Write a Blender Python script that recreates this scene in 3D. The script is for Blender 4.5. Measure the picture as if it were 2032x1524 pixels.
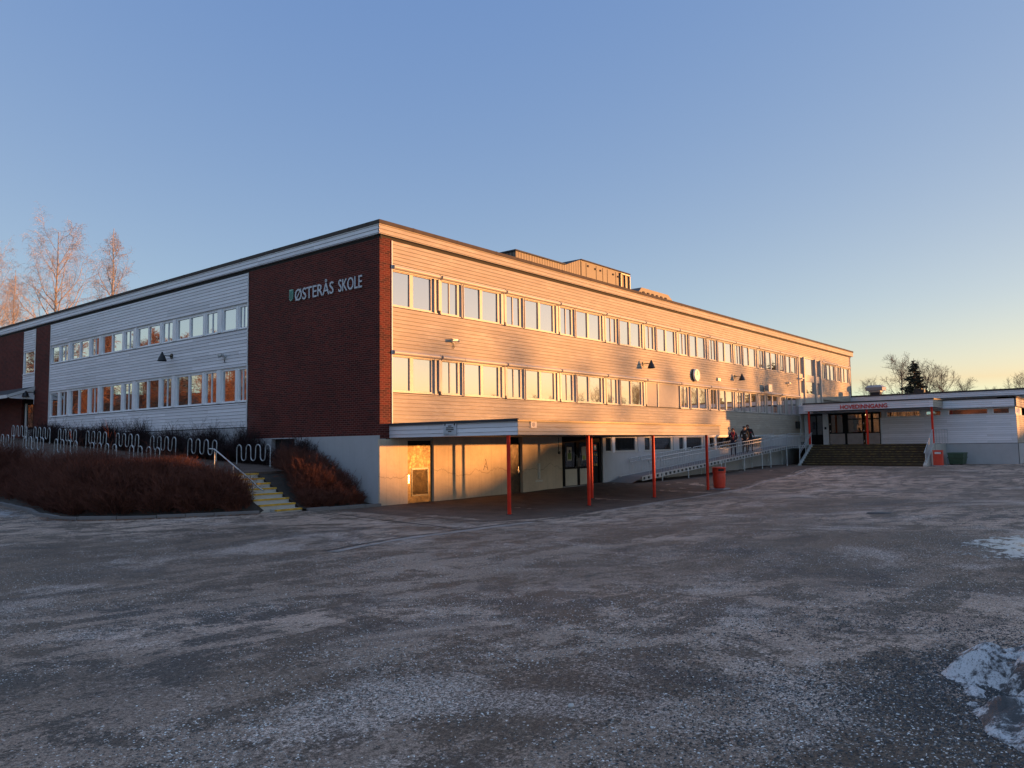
import bpy, bmesh, math, random
import numpy as np
from mathutils import Vector, Matrix
PI = math.pi
random.seed(7); np.random.seed(7)
for o in list(bpy.data.objects): bpy.data.objects.remove(o)
scene = bpy.context.scene
col = scene.collection

# ------------------------------------------------------------ camera
cd = bpy.data.cameras.new('camera'); cam = bpy.data.objects.new('camera', cd); col.objects.link(cam)
yaw, pitch, roll = 0.683749126, 0.0770762083, -0.0137675617
F = Vector((math.cos(pitch)*math.cos(yaw), math.cos(pitch)*math.sin(yaw), math.sin(pitch)))
Rr = Vector((math.sin(yaw), -math.cos(yaw), 0)); Uu = Rr.cross(F)
R2 = math.cos(roll)*Rr + math.sin(roll)*Uu; U2 = -math.sin(roll)*Rr + math.cos(roll)*Uu
m = Matrix(((R2.x, U2.x, -F.x), (R2.y, U2.y, -F.y), (R2.z, U2.z, -F.z))).to_4x4()
m.translation = Vector((-18.98, -21.645, 2.097))
cam.matrix_world = m
cd.sensor_fit = 'HORIZONTAL'; cd.sensor_width = 36.0; cd.lens = 1560.08475/2032*36.0
cd.clip_start = 0.1; cd.clip_end = 3000
scene.camera = cam
scene.render.resolution_x = 1024; scene.render.resolution_y = 768

# ------------------------------------------------------------ sky, sun, exposure
SUN_EL = math.radians(2.1)
sdx, sdy = 0.7071, -0.7071                       # horizontal direction towards the sun
SUN_EXPO = 2.0
w = bpy.data.worlds.new('World'); scene.world = w; w.use_nodes = True
nt = w.node_tree; nt.nodes.clear()
sky = nt.nodes.new('ShaderNodeTexSky'); sky.sky_type = 'NISHITA'; sky.sun_disc = False
sky.sun_elevation = SUN_EL
sky.sun_rotation = math.atan2(sdx, sdy)
sky.altitude = 100; sky.air_density = 2.4; sky.dust_density = 0.0; sky.ozone_density = 5.0
bg = nt.nodes.new('ShaderNodeBackground'); bg.inputs['Strength'].default_value = 0.15
wo = nt.nodes.new('ShaderNodeOutputWorld')
sp_ = nt.nodes.new('ShaderNodeSeparateColor'); cb_ = nt.nodes.new('ShaderNodeCombineColor'); nt.links.new(sky.outputs[0], sp_.inputs[0])
def wm(op, a, b, c=None):
    x = nt.nodes.new('ShaderNodeMath'); x.operation = op
    for i_, v_ in enumerate((a, b, c)):
        if v_ is None: continue
        if isinstance(v_, (int, float)): x.inputs[i_].default_value = v_
        else: nt.links.new(v_, x.inputs[i_])
    return x.outputs[0]
tcw = nt.nodes.new('ShaderNodeTexCoord'); szw = nt.nodes.new('ShaderNodeSeparateXYZ'); nt.links.new(tcw.outputs['Generated'], szw.inputs[0])
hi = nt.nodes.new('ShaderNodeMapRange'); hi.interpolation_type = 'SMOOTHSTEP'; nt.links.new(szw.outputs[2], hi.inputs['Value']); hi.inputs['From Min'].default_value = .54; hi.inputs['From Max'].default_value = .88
lo_ = nt.nodes.new('ShaderNodeMapRange'); lo_.interpolation_type = 'SMOOTHSTEP'; nt.links.new(szw.outputs[2], lo_.inputs['Value']); lo_.inputs['From Min'].default_value = .17; lo_.inputs['From Max'].default_value = .02
chn = [wm('MAXIMUM', sp_.outputs[i_], .02) for i_ in range(3)]
# clear winter evening: colour response of the sky, and the unseen zenith brightened as added fill light
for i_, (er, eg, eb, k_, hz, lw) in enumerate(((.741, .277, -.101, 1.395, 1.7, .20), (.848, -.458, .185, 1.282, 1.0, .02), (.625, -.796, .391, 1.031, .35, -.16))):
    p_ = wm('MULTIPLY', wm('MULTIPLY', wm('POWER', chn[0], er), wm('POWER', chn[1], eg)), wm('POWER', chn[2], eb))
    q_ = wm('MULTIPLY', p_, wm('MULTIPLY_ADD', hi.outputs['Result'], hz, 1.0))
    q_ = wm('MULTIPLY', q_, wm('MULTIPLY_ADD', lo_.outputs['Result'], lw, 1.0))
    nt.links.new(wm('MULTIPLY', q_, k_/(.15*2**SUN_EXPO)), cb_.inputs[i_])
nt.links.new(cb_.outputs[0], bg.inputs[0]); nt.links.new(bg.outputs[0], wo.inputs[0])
sl = bpy.data.lights.new('sun', 'SUN'); sun = bpy.data.objects.new('sun', sl); col.objects.link(sun)
sl.energy = 2.35; sl.angle = math.radians(0.55); sl.color = (1.0, 0.42, 0.115)
sv = Vector((sdx*math.cos(SUN_EL), sdy*math.cos(SUN_EL), math.sin(SUN_EL))).normalized()
sun.rotation_euler = sv.to_track_quat('Z', 'Y').to_euler(); sun.location = (60, -60, 40)
vs = scene.view_settings; vs.view_transform = 'Standard'; vs.look = 'None'; vs.gamma = 1; vs.exposure = SUN_EXPO

# ------------------------------------------------------------ object helpers
def tag(o, label=None, cat=None, group=None, kind=None):
    if label: o['label'] = label
    if cat: o['category'] = cat
    if group: o['group'] = group
    if kind: o['kind'] = kind
    return o
def empty(name, loc=(0, 0, 0), label=None, cat=None, group=None, rz=0):
    o = bpy.data.objects.new(name, None); col.objects.link(o); o.location = loc; o.rotation_euler.z = rz
    o.empty_display_size = .2
    return tag(o, label, cat, group)
def kids(o): return [c for c in bpy.data.objects if c.parent == o]
def copy_tree(o, loc=None, label=None, parent=None, rz=None):
    ch = kids(o)
    c = o.copy(); col.objects.link(c); c.parent = parent
    if loc is not None: c.location = loc
    if rz is not None: c.rotation_euler.z = rz
    if label: c['label'] = label
    for k in ch: copy_tree(k, parent=c)
    return c
idm = lambda s, d, z: (s, d, z)
fB = lambda s, d, z: (s, -d, z)                # long facade facing the yard: s along it, d out of it
fA = lambda s, d, z: (-d, s, z)                # side facade
class MB:
    def __init__(self, f=idm): self.v = []; self.f = []; self.mi = []; self.map = f; self.sm = []
    def face(self, pts, mi=0, smooth=False):
        n = len(self.v); self.v += [self.map(*p) for p in pts]; self.f.append(list(range(n, n+len(pts)))); self.mi.append(mi); self.sm.append(smooth)
    def box(self, a0, a1, b0, b1, c0, c1, mi=0):
        n = len(self.v)
        for c in (c0, c1):
            for b in (b0, b1):
                for a in (a0, a1): self.v.append(self.map(a, b, c))
        for q in ((0, 2, 3, 1), (4, 5, 7, 6), (0, 1, 5, 4), (2, 6, 7, 3), (0, 4, 6, 2), (1, 3, 7, 5)):
            self.f.append([n+i for i in q]); self.mi.append(mi); self.sm.append(False)
        return self
    def tube(self, pts, r, n=8, mi=0, cap=True, closed=False, smooth=True):
        pts = [Vector(p) for p in pts]; k = len(pts); rs = r if isinstance(r, (list, tuple)) else [r]*k
        base = len(self.v); prev = None
        for i, p in enumerate(pts):
            if closed: t = (pts[(i+1) % k]-pts[i-1])
            else: t = pts[min(i+1, k-1)]-pts[max(i-1, 0)]
            t.normalize()
            if prev is None:
                a = Vector((0, 0, 1)) if abs(t.z) < .9 else Vector((1, 0, 0)); u = t.cross(a).normalized()
            else: u = (prev - t*prev.dot(t)).normalized()
            prev = u; v = t.cross(u)
            for j in range(n):
                q = p+(u*math.cos(2*PI*j/n)+v*math.sin(2*PI*j/n))*rs[i]; self.v.append(self.map(*q))
        for i in range(k if closed else k-1):
            for j in range(n):
                a = base+i*n+j; b = base+i*n+(j+1) % n; i2 = (i+1) % k
                self.f.append([a, b, base+i2*n+(j+1) % n, base+i2*n+j]); self.mi.append(mi); self.sm.append(smooth)
        if cap and not closed:
            c0_ = len(self.v); self.v += self.v[base:base+n]+self.v[base+(k-1)*n:base+k*n]
            self.f.append([c0_+j for j in range(n)][::-1]); self.f.append([c0_+n+j for j in range(n)]); self.mi += [mi, mi]; self.sm += [False, False]
        return self
    def lathe(self, prof, c=(0, 0, 0), n=24, mi=0):
        base = len(self.v); k = len(prof)
        for r, z in prof:
            for j in range(n): self.v.append(self.map(c[0]+r*math.cos(2*PI*j/n), c[1]+r*math.sin(2*PI*j/n), c[2]+z))
        for i in range(k-1):
            for j in range(n):
                self.f.append([base+i*n+j, base+i*n+(j+1) % n, base+(i+1)*n+(j+1) % n, base+(i+1)*n+j]); self.mi.append(mi); self.sm.append(True)
        return self
    def prism(self, poly, z0, z1, mi=0):
        n = len(poly); self.face([(p[0], p[1], z0) for p in poly][::-1], mi); self.face([(p[0], p[1], z1) for p in poly], mi)
        for i in range(n):
            a, b = poly[i], poly[(i+1) % n]; self.face([(a[0], a[1], z0), (b[0], b[1], z0), (b[0], b[1], z1), (a[0], a[1], z1)], mi)
        return self
    def build(self, name, mats, parent=None, loc=None, bevel=0, recalc=True):
        me = bpy.data.meshes.new(name); me.from_pydata([tuple(p) for p in self.v], [], self.f)
        if not isinstance(mats, (list, tuple)): mats = [mats]
        for mm in mats: me.materials.append(mm)
        me.polygons.foreach_set('material_index', self.mi); me.polygons.foreach_set('use_smooth', self.sm)
        if recalc:
            bm = bmesh.new(); bm.from_mesh(me)
            bmesh.ops.recalc_face_normals(bm, faces=bm.faces); bm.to_mesh(me); bm.free()
        me.update()
        o = bpy.data.objects.new(name, me); col.objects.link(o)
        if parent: o.parent = parent
        if loc is not None: o.location = loc
        if bevel:
            b = o.modifiers.new('bevel', 'BEVEL'); b.width = bevel; b.segments = 2; b.limit_method = 'ANGLE'
        return o

# ------------------------------------------------------------ materials
class NT:
    def __init__(s, name):
        s.m = bpy.data.materials.new(name); s.m.use_nodes = True; s.t = s.m.node_tree
        s.b = s.t.nodes['Principled BSDF']; s.out = s.t.nodes['Material Output']
        s.tc = s.t.nodes.new('ShaderNodeTexCoord'); s.g = s.t.nodes.new('ShaderNodeNewGeometry')
        s.P = s.g.outputs['Position']
    def n(s, typ, **kw):
        x = s.t.nodes.new('ShaderNode'+typ)
        for k, v in kw.items():
            if k in x.inputs: s.set(x.inputs[k], v)
            else: setattr(x, k, v)
        return x
    def set(s, inp, v):
        if hasattr(v, 'is_output') or isinstance(v, bpy.types.NodeSocket): s.t.links.new(v, inp)
        else:
            if isinstance(v, (tuple, list)) and len(v) == 3 and inp.type == 'RGBA': v = (*v, 1)
            inp.default_value = v
    def math(s, op, a, b=None, c=None, clamp=False):
        x = s.t.nodes.new('ShaderNodeMath'); x.operation = op; x.use_clamp = clamp; s.set(x.inputs[0], a)
        if b is not None: s.set(x.inputs[1], b)
        if c is not None: s.set(x.inputs[2], c)
        return x.outputs[0]
    def mix(s, f, a, b, bt='MIX'):
        x = s.t.nodes.new('ShaderNodeMixRGB'); x.blend_type = bt; s.set(x.inputs[0], f); s.set(x.inputs[1], a); s.set(x.inputs[2], b); return x.outputs[0]
    def noise(s, vec, scale, detail=4, rough=.55, dist=0):
        x = s.n('TexNoise'); s.set(x.inputs['Vector'], vec); x.inputs['Scale'].default_value = scale; x.inputs['Detail'].default_value = detail
        x.inputs['Roughness'].default_value = rough; x.inputs['Distortion'].default_value = dist; return x.outputs['Fac']
    def ramp(s, f, stops, interp='LINEAR'):
        x = s.t.nodes.new('ShaderNodeValToRGB'); x.color_ramp.interpolation = interp; cr = x.color_ramp
        while len(cr.elements) < len(stops): cr.elements.new(.5)
        for e, (p, c) in zip(cr.elements, stops):
            e.position = p; e.color = (*c, 1) if isinstance(c, (tuple, list)) else (c, c, c, 1)
        s.set(x.inputs[0], f); return x.outputs[0]
    def sep(s, v):
        x = s.t.nodes.new('ShaderNodeSeparateXYZ'); s.set(x.inputs[0], v); return x.outputs
    def comb(s, a, b, c=0.):
        x = s.t.nodes.new('ShaderNodeCombineXYZ'); s.set(x.inputs[0], a); s.set(x.inputs[1], b); s.set(x.inputs[2], c); return x.outputs[0]
    def scl(s, v, k):
        x = s.t.nodes.new('ShaderNodeVectorMath'); x.operation = 'MULTIPLY'; s.set(x.inputs[0], v); x.inputs[1].default_value = k; return x.outputs[0]
    def bump(s, h, strength=.3, dist=.01, nrm=None):
        x = s.t.nodes.new('ShaderNodeBump'); s.set(x.inputs['Height'], h); x.inputs['Strength'].default_value = strength; x.inputs['Distance'].default_value = dist
        if nrm is not None: s.set(x.inputs['Normal'], nrm)
        s.t.links.new(x.outputs[0], s.b.inputs['Normal']); return x.outputs[0]
    def fin(s, c=None, rough=None, metal=None, spec=None):
        if c is not None: s.set(s.b.inputs['Base Color'], c)
        if rough is not None: s.set(s.b.inputs['Roughness'], rough)
        if metal is not None: s.set(s.b.inputs['Metallic'], metal)
        if spec is not None: s.set(s.b.inputs['Specular IOR Level'], spec)
        return s.m
def simple(name, c, rough=.6, metal=0., var=.15, scale=3., bump=0., spec=.5):
    s = NT(name); nz = s.noise(s.P, scale, 5, .6)
    dk = tuple(v*(1-var) for v in c); lt = tuple(min(1, v*(1+var)) for v in c)
    c2 = s.ramp(nz, [(.3, dk), (.7, lt)])
    r2 = s.math('ADD', rough-.06, s.math('MULTIPLY', s.noise(s.P, scale*4, 3), .12))
    if bump: s.bump(s.noise(s.P, scale*20, 4), bump, .004)
    return s.fin(c2, r2, metal, spec)
def boardmat(name, c, streak=.18, warm=(.30, .2, .12), seam=True):
    s = NT(name); x, y, z = s.sep(s.P); u = s.math('SUBTRACT', x, y); v = s.comb(u, z)
    br = s.n('TexBrick'); s.set(br.inputs['Vector'], v)
    br.inputs['Scale'].default_value = 1; br.inputs['Brick Width'].default_value = 3.9; br.inputs['Row Height'].default_value = .148
    br.inputs['Mortar Size'].default_value = .002 if seam else 0; br.inputs['Mortar Smooth'].default_value = .3; br.offset = .37; br.offset_frequency = 3
    s.set(br.inputs['Color1'], tuple(a*.84 for a in c)); s.set(br.inputs['Color2'], tuple(min(1, a*1.08) for a in c)); s.set(br.inputs['Mortar'], tuple(a*.45 for a in c))
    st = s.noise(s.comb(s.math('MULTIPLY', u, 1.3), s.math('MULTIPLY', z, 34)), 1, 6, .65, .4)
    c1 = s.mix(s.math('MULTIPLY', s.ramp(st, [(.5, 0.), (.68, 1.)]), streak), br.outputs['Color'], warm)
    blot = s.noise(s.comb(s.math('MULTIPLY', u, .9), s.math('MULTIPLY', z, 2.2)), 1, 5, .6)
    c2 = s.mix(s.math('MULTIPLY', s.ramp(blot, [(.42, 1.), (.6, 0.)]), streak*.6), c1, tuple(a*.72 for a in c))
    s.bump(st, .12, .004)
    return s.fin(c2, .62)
def brickmat():
    s = NT('red_brick'); x, y, z = s.sep(s.P); u = s.math('SUBTRACT', x, y); v = s.comb(u, z)
    br = s.n('TexBrick'); s.set(br.inputs['Vector'], v); br.inputs['Scale'].default_value = 1
    br.inputs['Brick Width'].default_value = .235; br.inputs['Row Height'].default_value = .0785; br.inputs['Mortar Size'].default_value = .0075
    br.inputs['Mortar Smooth'].default_value = .25; br.inputs['Bias'].default_value = -.1
    s.set(br.inputs['Color1'], (.112, .013, .009)); s.set(br.inputs['Color2'], (.036, .005, .005)); s.set(br.inputs['Mortar'], (.24, .11, .09))
    big = s.noise(v, .35, 4, .6); c1 = s.mix(.7, br.outputs['Color'], s.ramp(big, [(.3, .7), (.7, 1.25)]), 'MULTIPLY')
    n2 = s.noise(v, 22, 4, .7); c2 = s.mix(.5, c1, s.ramp(n2, [(.3, .7), (.7, 1.3)]), 'MULTIPLY')
    salt = s.ramp(s.noise(s.comb(s.math('MULTIPLY', u, .5), z), .5, 4, .6), [(.55, 0.), (.75, 1.)])
    low = s.ramp(s.math('DIVIDE', s.math('SUBTRACT', z, 2.4), 3.), [(0., 1.), (1., 0.)])
    c3 = s.mix(s.math('MULTIPLY', s.math('MULTIPLY', salt, low), .22), c2, (.26, .2, .2))
    s.bump(s.math('SUBTRACT', s.math('MULTIPLY', n2, .25), br.outputs['Fac']), .9, .012)
    return s.fin(c3, .8, spec=.25)
def concretemat(name, c, crack=False, stain=.5):
    s = NT(name); x, y, z = s.sep(s.P); u = s.math('SUBTRACT', x, y); v = s.comb(u, z)
    n1 = s.noise(v, 1.2, 6, .65); n2 = s.noise(v, 9, 5, .7); n3 = s.noise(s.comb(s.math('MULTIPLY', u, 5), s.math('MULTIPLY', z, .8)), 1, 5, .6)
    c1 = s.mix(s.ramp(n1, [(.35, 0.), (.7, 1.)]), tuple(a*(1-.25*stain) for a in c), c)
    c1 = s.mix(s.math('MULTIPLY', s.ramp(n2, [(.55, 0.), (.75, 1.)]), .3*stain), c1, (.16, .13, .10))
    c1 = s.mix(s.math('MULTIPLY', s.ramp(n3, [(.5, 0.), (.8, 1.)]), .3*stain), c1, (.2, .17, .14))
    h = s.math('ADD', n2, s.math('MULTIPLY', n1, .5))
    if crack:
        fm = s.math('FRACT', s.math('MULTIPLY', u, 1.55)); line = s.math('LESS_THAN', s.math('ABSOLUTE', s.math('SUBTRACT', fm, .5)), .012)
        cz = s.math('ADD', 1.02, s.math('MULTIPLY', s.math('SUBTRACT', s.noise(s.comb(u, 0.), .55, 5, .6), .5), 1.7))
        cr = s.math('LESS_THAN', s.math('ABSOLUTE', s.math('SUBTRACT', z, cz)), s.math('MULTIPLY', s.noise(s.comb(u, 3.), 3, 3), .035))
        c1 = s.mix(s.math('MULTIPLY', line, .25), c1, (.16, .13, .11)); c1 = s.mix(s.math('MULTIPLY', cr, .38), c1, (.16, .12, .09))
        h = s.math('SUBTRACT', h, s.math('MULTIPLY', cr, .5))
    s.bump(h, .35, .01)
    return s.fin(c1, .85, spec=.2)
def glassmat(name, refl=.55, dark=(.012, .013, .015), tint=(.95, .97, 1), trans=0., top=.95):
    s = NT(name); fr = s.n('LayerWeight'); fr.inputs['Blend'].default_value = .35
    wv = s.noise(s.scl(s.P, (1, 1, .7)), .9, 2, .4); bp = s.bump(wv, .25, .006)
    gl = s.n('BsdfGlossy'); gl.inputs['Roughness'].default_value = .015; s.set(gl.inputs['Color'], tint); s.t.links.new(bp, gl.inputs['Normal'])
    fac = s.math('ADD', refl, s.math('MULTIPLY', fr.outputs['Facing'], top-refl), clamp=True)
    if trans:
        t = s.n('BsdfTransparent'); t.inputs[0].default_value = (trans, trans, trans, 1); base = t.outputs[0]
    else:
        s.fin(dark, .5); base = s.b.outputs[0]
    mx = s.n('MixShader'); s.set(mx.inputs[0], fac); s.t.links.new(base, mx.inputs[1]); s.t.links.new(gl.outputs[0], mx.inputs[2])
    s.t.links.new(mx.outputs[0], s.out.inputs[0]); return s.m
def asphaltmat():
    s = NT('asphalt'); P = s.P
    big = s.noise(s.scl(P, (1, 1.0, 1)), .16, 5, .6, 1.2)
    mid = s.noise(s.scl(P, (.7, 1.5, 1)), .8, 7, .68, .9)
    mid2 = s.noise(s.scl(P, (1.3, .8, 1)), 2.4, 7, .7, .6)
    fine = s.noise(P, 26, 5, .75); grain = s.noise(P, 140, 3, .8)
    c0 = s.ramp(big, [(.32, (.092, .066, .050)), (.52, (.128, .093, .070)), (.7, (.088, .073, .064))])
    grit = s.noise(P, 55, 4, .85)
    du = s.math('ADD', s.math('ADD', s.math('MULTIPLY', mid, .44), s.math('MULTIPLY', mid2, .26)), s.math('ADD', s.math('MULTIPLY', fine, .18), s.math('MULTIPLY', grit, .12)))
    dust = s.ramp(du, [(.485, 0.), (.52, 1.)])
    patchy = s.ramp(s.noise(s.scl(P, (1, 1, 1)), .11, 4, .55, .7), [(.38, .2), (.6, 1.)])
    c1 = s.mix(s.math('MULTIPLY', s.math('MULTIPLY', dust, patchy), .85), c0, (.47, .345, .275))
    fr_ = s.math('ADD', s.math('MULTIPLY', s.noise(P, .35, 6, .7, .5), .75), s.math('MULTIPLY', fine, .25))
    frost = s.ramp(fr_, [(.54, 0.), (.60, 1.)])
    c1 = s.mix(s.math('MULTIPLY', frost, s.math('MULTIPLY', s.ramp(grit, [(.45, 0.), (.55, 1.)]), .6)), c1, (.60, .50, .45))
    dk = s.ramp(s.math('ADD', s.math('MULTIPLY', s.noise(P, .42, 6, .7, 1.), .8), s.math('MULTIPLY', fine, .2)), [(.55, 0.), (.60, 1.)])
    c1 = s.mix(s.math('MULTIPLY', dk, .55), c1, (.058, .050, .048))
    c1 = s.mix(.9, c1, s.ramp(fine, [(.36, .62), (.6, 1.35)]), 'MULTIPLY')
    c1 = s.mix(.9, c1, s.ramp(grit, [(.38, .6), (.6, 1.4)]), 'MULTIPLY')
    c1 = s.mix(.9, c1, s.ramp(grain, [(.38, .55), (.62, 1.5)]), 'MULTIPLY')
    # wheel tracks: long faint curved bands
    x, y, z = s.sep(P); rr = s.n('VectorMath'); rr.operation = 'DISTANCE'; s.set(rr.inputs[0], P); rr.inputs[1].default_value = (-30, 16, 0)
    wv = s.math('ABSOLUTE', s.math('SUBTRACT', s.math('FRACT', s.math('MULTIPLY', rr.outputs['Value'], .31)), .5))
    tk = s.math('MULTIPLY', s.ramp(wv, [(.03, 1.), (.075, 0.)]), s.ramp(s.noise(P, .12, 3, .5), [(.5, 0.), (.6, 1.)]))
    c1 = s.mix(s.math('MULTIPLY', tk, .5), c1, (.30, .22, .18))
    vo = s.n('TexVoronoi'); s.set(vo.inputs['Vector'], P); vo.inputs['Scale'].default_value = 30; vo.inputs['Randomness'].default_value = 1
    r_ = s.n('SeparateColor'); s.t.links.new(vo.outputs['Color'], r_.inputs[0])
    sp = s.math('MULTIPLY', s.math('LESS_THAN', vo.outputs['Distance'], .25), s.math('GREATER_THAN', r_.outputs[0], .72))
    c1 = s.mix(s.math('MULTIPLY', sp, .7), c1, s.mix(r_.outputs[1], (.06, .06, .06), (.75, .71, .68)))
    h = s.math('ADD', s.math('MULTIPLY', grain, .5), s.math('ADD', s.math('MULTIPLY', fine, .6), s.math('MULTIPLY', sp, .6)))
    s.bump(h, .8, .012)
    return s.fin(c1, s.ramp(dust, [(0., .7), (1., .9)]), spec=.18)
def snowmat():
    s = NT('dirty_snow'); P = s.P
    n1 = s.noise(P, 3.2, 7, .7, .6); n2 = s.noise(P, 16, 5, .75); n3 = s.noise(P, 70, 3, .8)
    f = s.math('ADD', s.math('MULTIPLY', n1, .6), s.math('MULTIPLY', n2, .4)); d = s.ramp(f, [(.47, 0.), (.53, 1.)])
    c1 = s.mix(d, (.66, .66, .68), (.07, .068, .07)); sp = s.ramp(n3, [(.56, 0.), (.62, 1.)])
    c1 = s.mix(s.math('MULTIPLY', sp, .75), c1, (.05, .045, .04))
    s.bump(s.math('ADD', n2, s.math('MULTIPLY', n3, .6)), .8, .03)
    return s.fin(c1, .5, spec=.4)
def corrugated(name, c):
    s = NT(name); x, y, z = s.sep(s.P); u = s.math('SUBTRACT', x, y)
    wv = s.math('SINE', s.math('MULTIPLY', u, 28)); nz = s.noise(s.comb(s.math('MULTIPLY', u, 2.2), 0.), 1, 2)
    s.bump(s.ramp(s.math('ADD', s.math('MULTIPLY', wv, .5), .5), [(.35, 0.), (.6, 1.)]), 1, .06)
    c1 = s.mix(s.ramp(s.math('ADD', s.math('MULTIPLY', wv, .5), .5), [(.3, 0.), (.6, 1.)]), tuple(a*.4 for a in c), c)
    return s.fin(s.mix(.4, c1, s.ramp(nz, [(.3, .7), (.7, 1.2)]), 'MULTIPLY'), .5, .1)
M = {}
M['siding'] = boardmat('boards_shaded', (.80, .775, .81), .20)  # same boards as the front, colour lightened for the faces in shade
M['siding_sunlit'] = boardmat('boards_sunlit', (.43, .372, .305), .95)  # same boards again, colour darkened and warmed for the sunlit faces
M['brick'] = brickmat()
M['frame'] = simple('window_paint_sunlit', (.44, .405, .375), .45, 0, .07)  # window paint with its colour darkened for the sunlit facade
M['frame_shaded'] = simple('window_paint_shaded', (.82, .81, .83), .45, 0, .07)  # the same paint, colour lightened for windows on the shaded sides
M['trim'] = simple('painted_trim', (.66, .65, .66), .5, 0, .08)
M['groove'] = simple('board_groove', (.24, .225, .22), .9)
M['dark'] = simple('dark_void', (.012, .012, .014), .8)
M['cap'] = simple('roof_flashing', (.075, .062, .058), .8, 0, .15, spec=.15)
M['copper'] = simple('canopy_flashing', (.19, .145, .09), .5, .25, .25)
M['conc'] = concretemat('grey_concrete', (.33, .32, .33))
M['render'] = concretemat('painted_concrete', (.46, .45, .46), False, .35)
M['wallconc'] = concretemat('cracked_painted_concrete', (.66, .54, .41), True, .75)
M['glass'] = glassmat('window_glass', .64, tint=(.95, .915, .90))
M['glassA'] = glassmat('window_glass_side', .42, (.02, .016, .012))
M['glassdk'] = glassmat('ground_floor_glass', .05, trans=.5, top=.22)
M['glassent'] = glassmat('entrance_glass', .10, trans=.6, top=.6)
M['red'] = simple('red_paint', (.66, .028, .010), .5, 0, .12, 6, spec=.25)
M['redbin'] = simple('red_plastic', (.66, .050, .022), .45, 0, .1, 4)
M['galv'] = simple('galvanised_steel', (.48, .50, .52), .42, .45, .2, 9)
M['steel'] = simple('brushed_steel', (.5, .5, .5), .3, .9, .1, 9)
M['black'] = simple('black_enamel', (.012, .012, .014), .4, 0, .2)
M['blackframe'] = simple('dark_door_frame', (.012, .011, .012), .75, 0, .2, spec=.12)
M['white'] = simple('white_plastic', (.6, .6, .6), .45)
M['letter'] = simple('letter_metal', (.50, .51, .55), .45)
M['green'] = simple('emblem_green', (.03, .17, .13), .5)
M['greenbin'] = simple('green_plastic', (.05, .085, .05), .55, 0, .2, 3)
M['redletter'] = simple('red_letter', (.55, .025, .025), .5)
M['yellow'] = simple('yellow_paint', (.52, .30, .035), .7, 0, .3, 7)
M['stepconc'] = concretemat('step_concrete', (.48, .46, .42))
M['asphalt'] = asphaltmat()
M['snow'] = snowmat()
M['soil'] = simple('soil', (.035, .026, .02), .95, 0, .35, 5, .6)
M['kerb'] = concretemat('kerb_stone', (.20, .19, .19))
M['soffit'] = simple('soffit', (.20, .19, .19), .7)
M['ribbed'] = corrugated('ribbed_steel', (.155, .125, .11))
M['duct'] = simple('plant_room_steel', (.095, .082, .075), .5, .1, .08)
M['darkroof'] = simple('roof_felt', (.04, .042, .05), .8)

def ground_z(x, y, CA=np.array([(0,-.3,-.02),(2.7,0,-.03),(7,0,0),(11,0,.06),(14.8,0,.14),(21.8,0,.12),(30.8,0,.2),(35.5,0,.36),(39,0,.36),(17.3,-2,.1),(24.6,-2,.14),(30.6,-2,.33),(35,-2,.38),(.7,-5.4,-.14),(5.3,-5.4,-.16),(10.2,-5.4,-.16),(15.2,-5.4,-.12),(38.4,-2,.3),(38.4,-9.7,.3),(44.5,-14.3,.31),(-4.6,.7,.03),(-8.8,4.6,0),(-7.5,15,-.02),(-19,-21.6,.45),(-14,-19,.42),(-5,-19,.32),(5,-20,.26),(-9,-12,.15),(-10,-5,.03),(-3,-5,-.05),(10,-12,.0),(25,-8,.05),(25,-20,.25),(40,-20,.33),(60,-40,.4),(-22,5,.08),(-30,-10,.3),(-12,-30,.5),(20,-40,.5),(80,0,.4),(0,60,.3),(-40,40,.2),(110,-40,.4),(-60,-60,.6),(40,-80,.5)])):
    x = np.asarray(x, float); y = np.asarray(y, float)
    d = (CA[:, 0]-x[..., None])**2+(CA[:, 1]-y[..., None])**2+1.5; wt = 1/d**1.6
    r = (wt*CA[:, 2]).sum(-1)/wt.sum(-1)
    return r
def gz(x, y): return float(ground_z(x, y))
def ss(t, a, b):
    t = min(1, max(0, (t-a)/(b-a))); return t*t*(3-2*t)
def terr(x, y): return 1.08+.054*min(y, 36)+.13*min(0., x+1.2)*ss(y, 3, 10)+(.10 if y < 4 else .10*(1-ss(y, 4, 8)))*0

# ------------------------------------------------------------ fast numpy mesh
def np_mesh(name, V, Q, mats, parent=None, mi=None, smooth=True, loc=None, tri=False):
    me = bpy.data.meshes.new(name); k = 3 if tri else 4
    me.vertices.add(len(V)); me.vertices.foreach_set('co', np.asarray(V, np.float32).ravel())
    me.loops.add(len(Q)*k); me.loops.foreach_set('vertex_index', np.asarray(Q, np.int32).ravel())
    me.polygons.add(len(Q)); me.polygons.foreach_set('loop_start', np.arange(0, len(Q)*k, k, dtype=np.int32))
    try: me.polygons.foreach_set('loop_total', np.full(len(Q), k, np.int32))
    except Exception: pass
    for mm in (mats if isinstance(mats, (list, tuple)) else [mats]): me.materials.append(mm)
    if mi is not None: me.polygons.foreach_set('material_index', np.asarray(mi, np.int32))
    me.polygons.foreach_set('use_smooth', np.full(len(Q), smooth)); me.update(calc_edges=True); me.validate()
    o = bpy.data.objects.new(name, me); col.objects.link(o)
    if parent: o.parent = parent
    if loc is not None: o.location = loc
    return o
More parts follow.
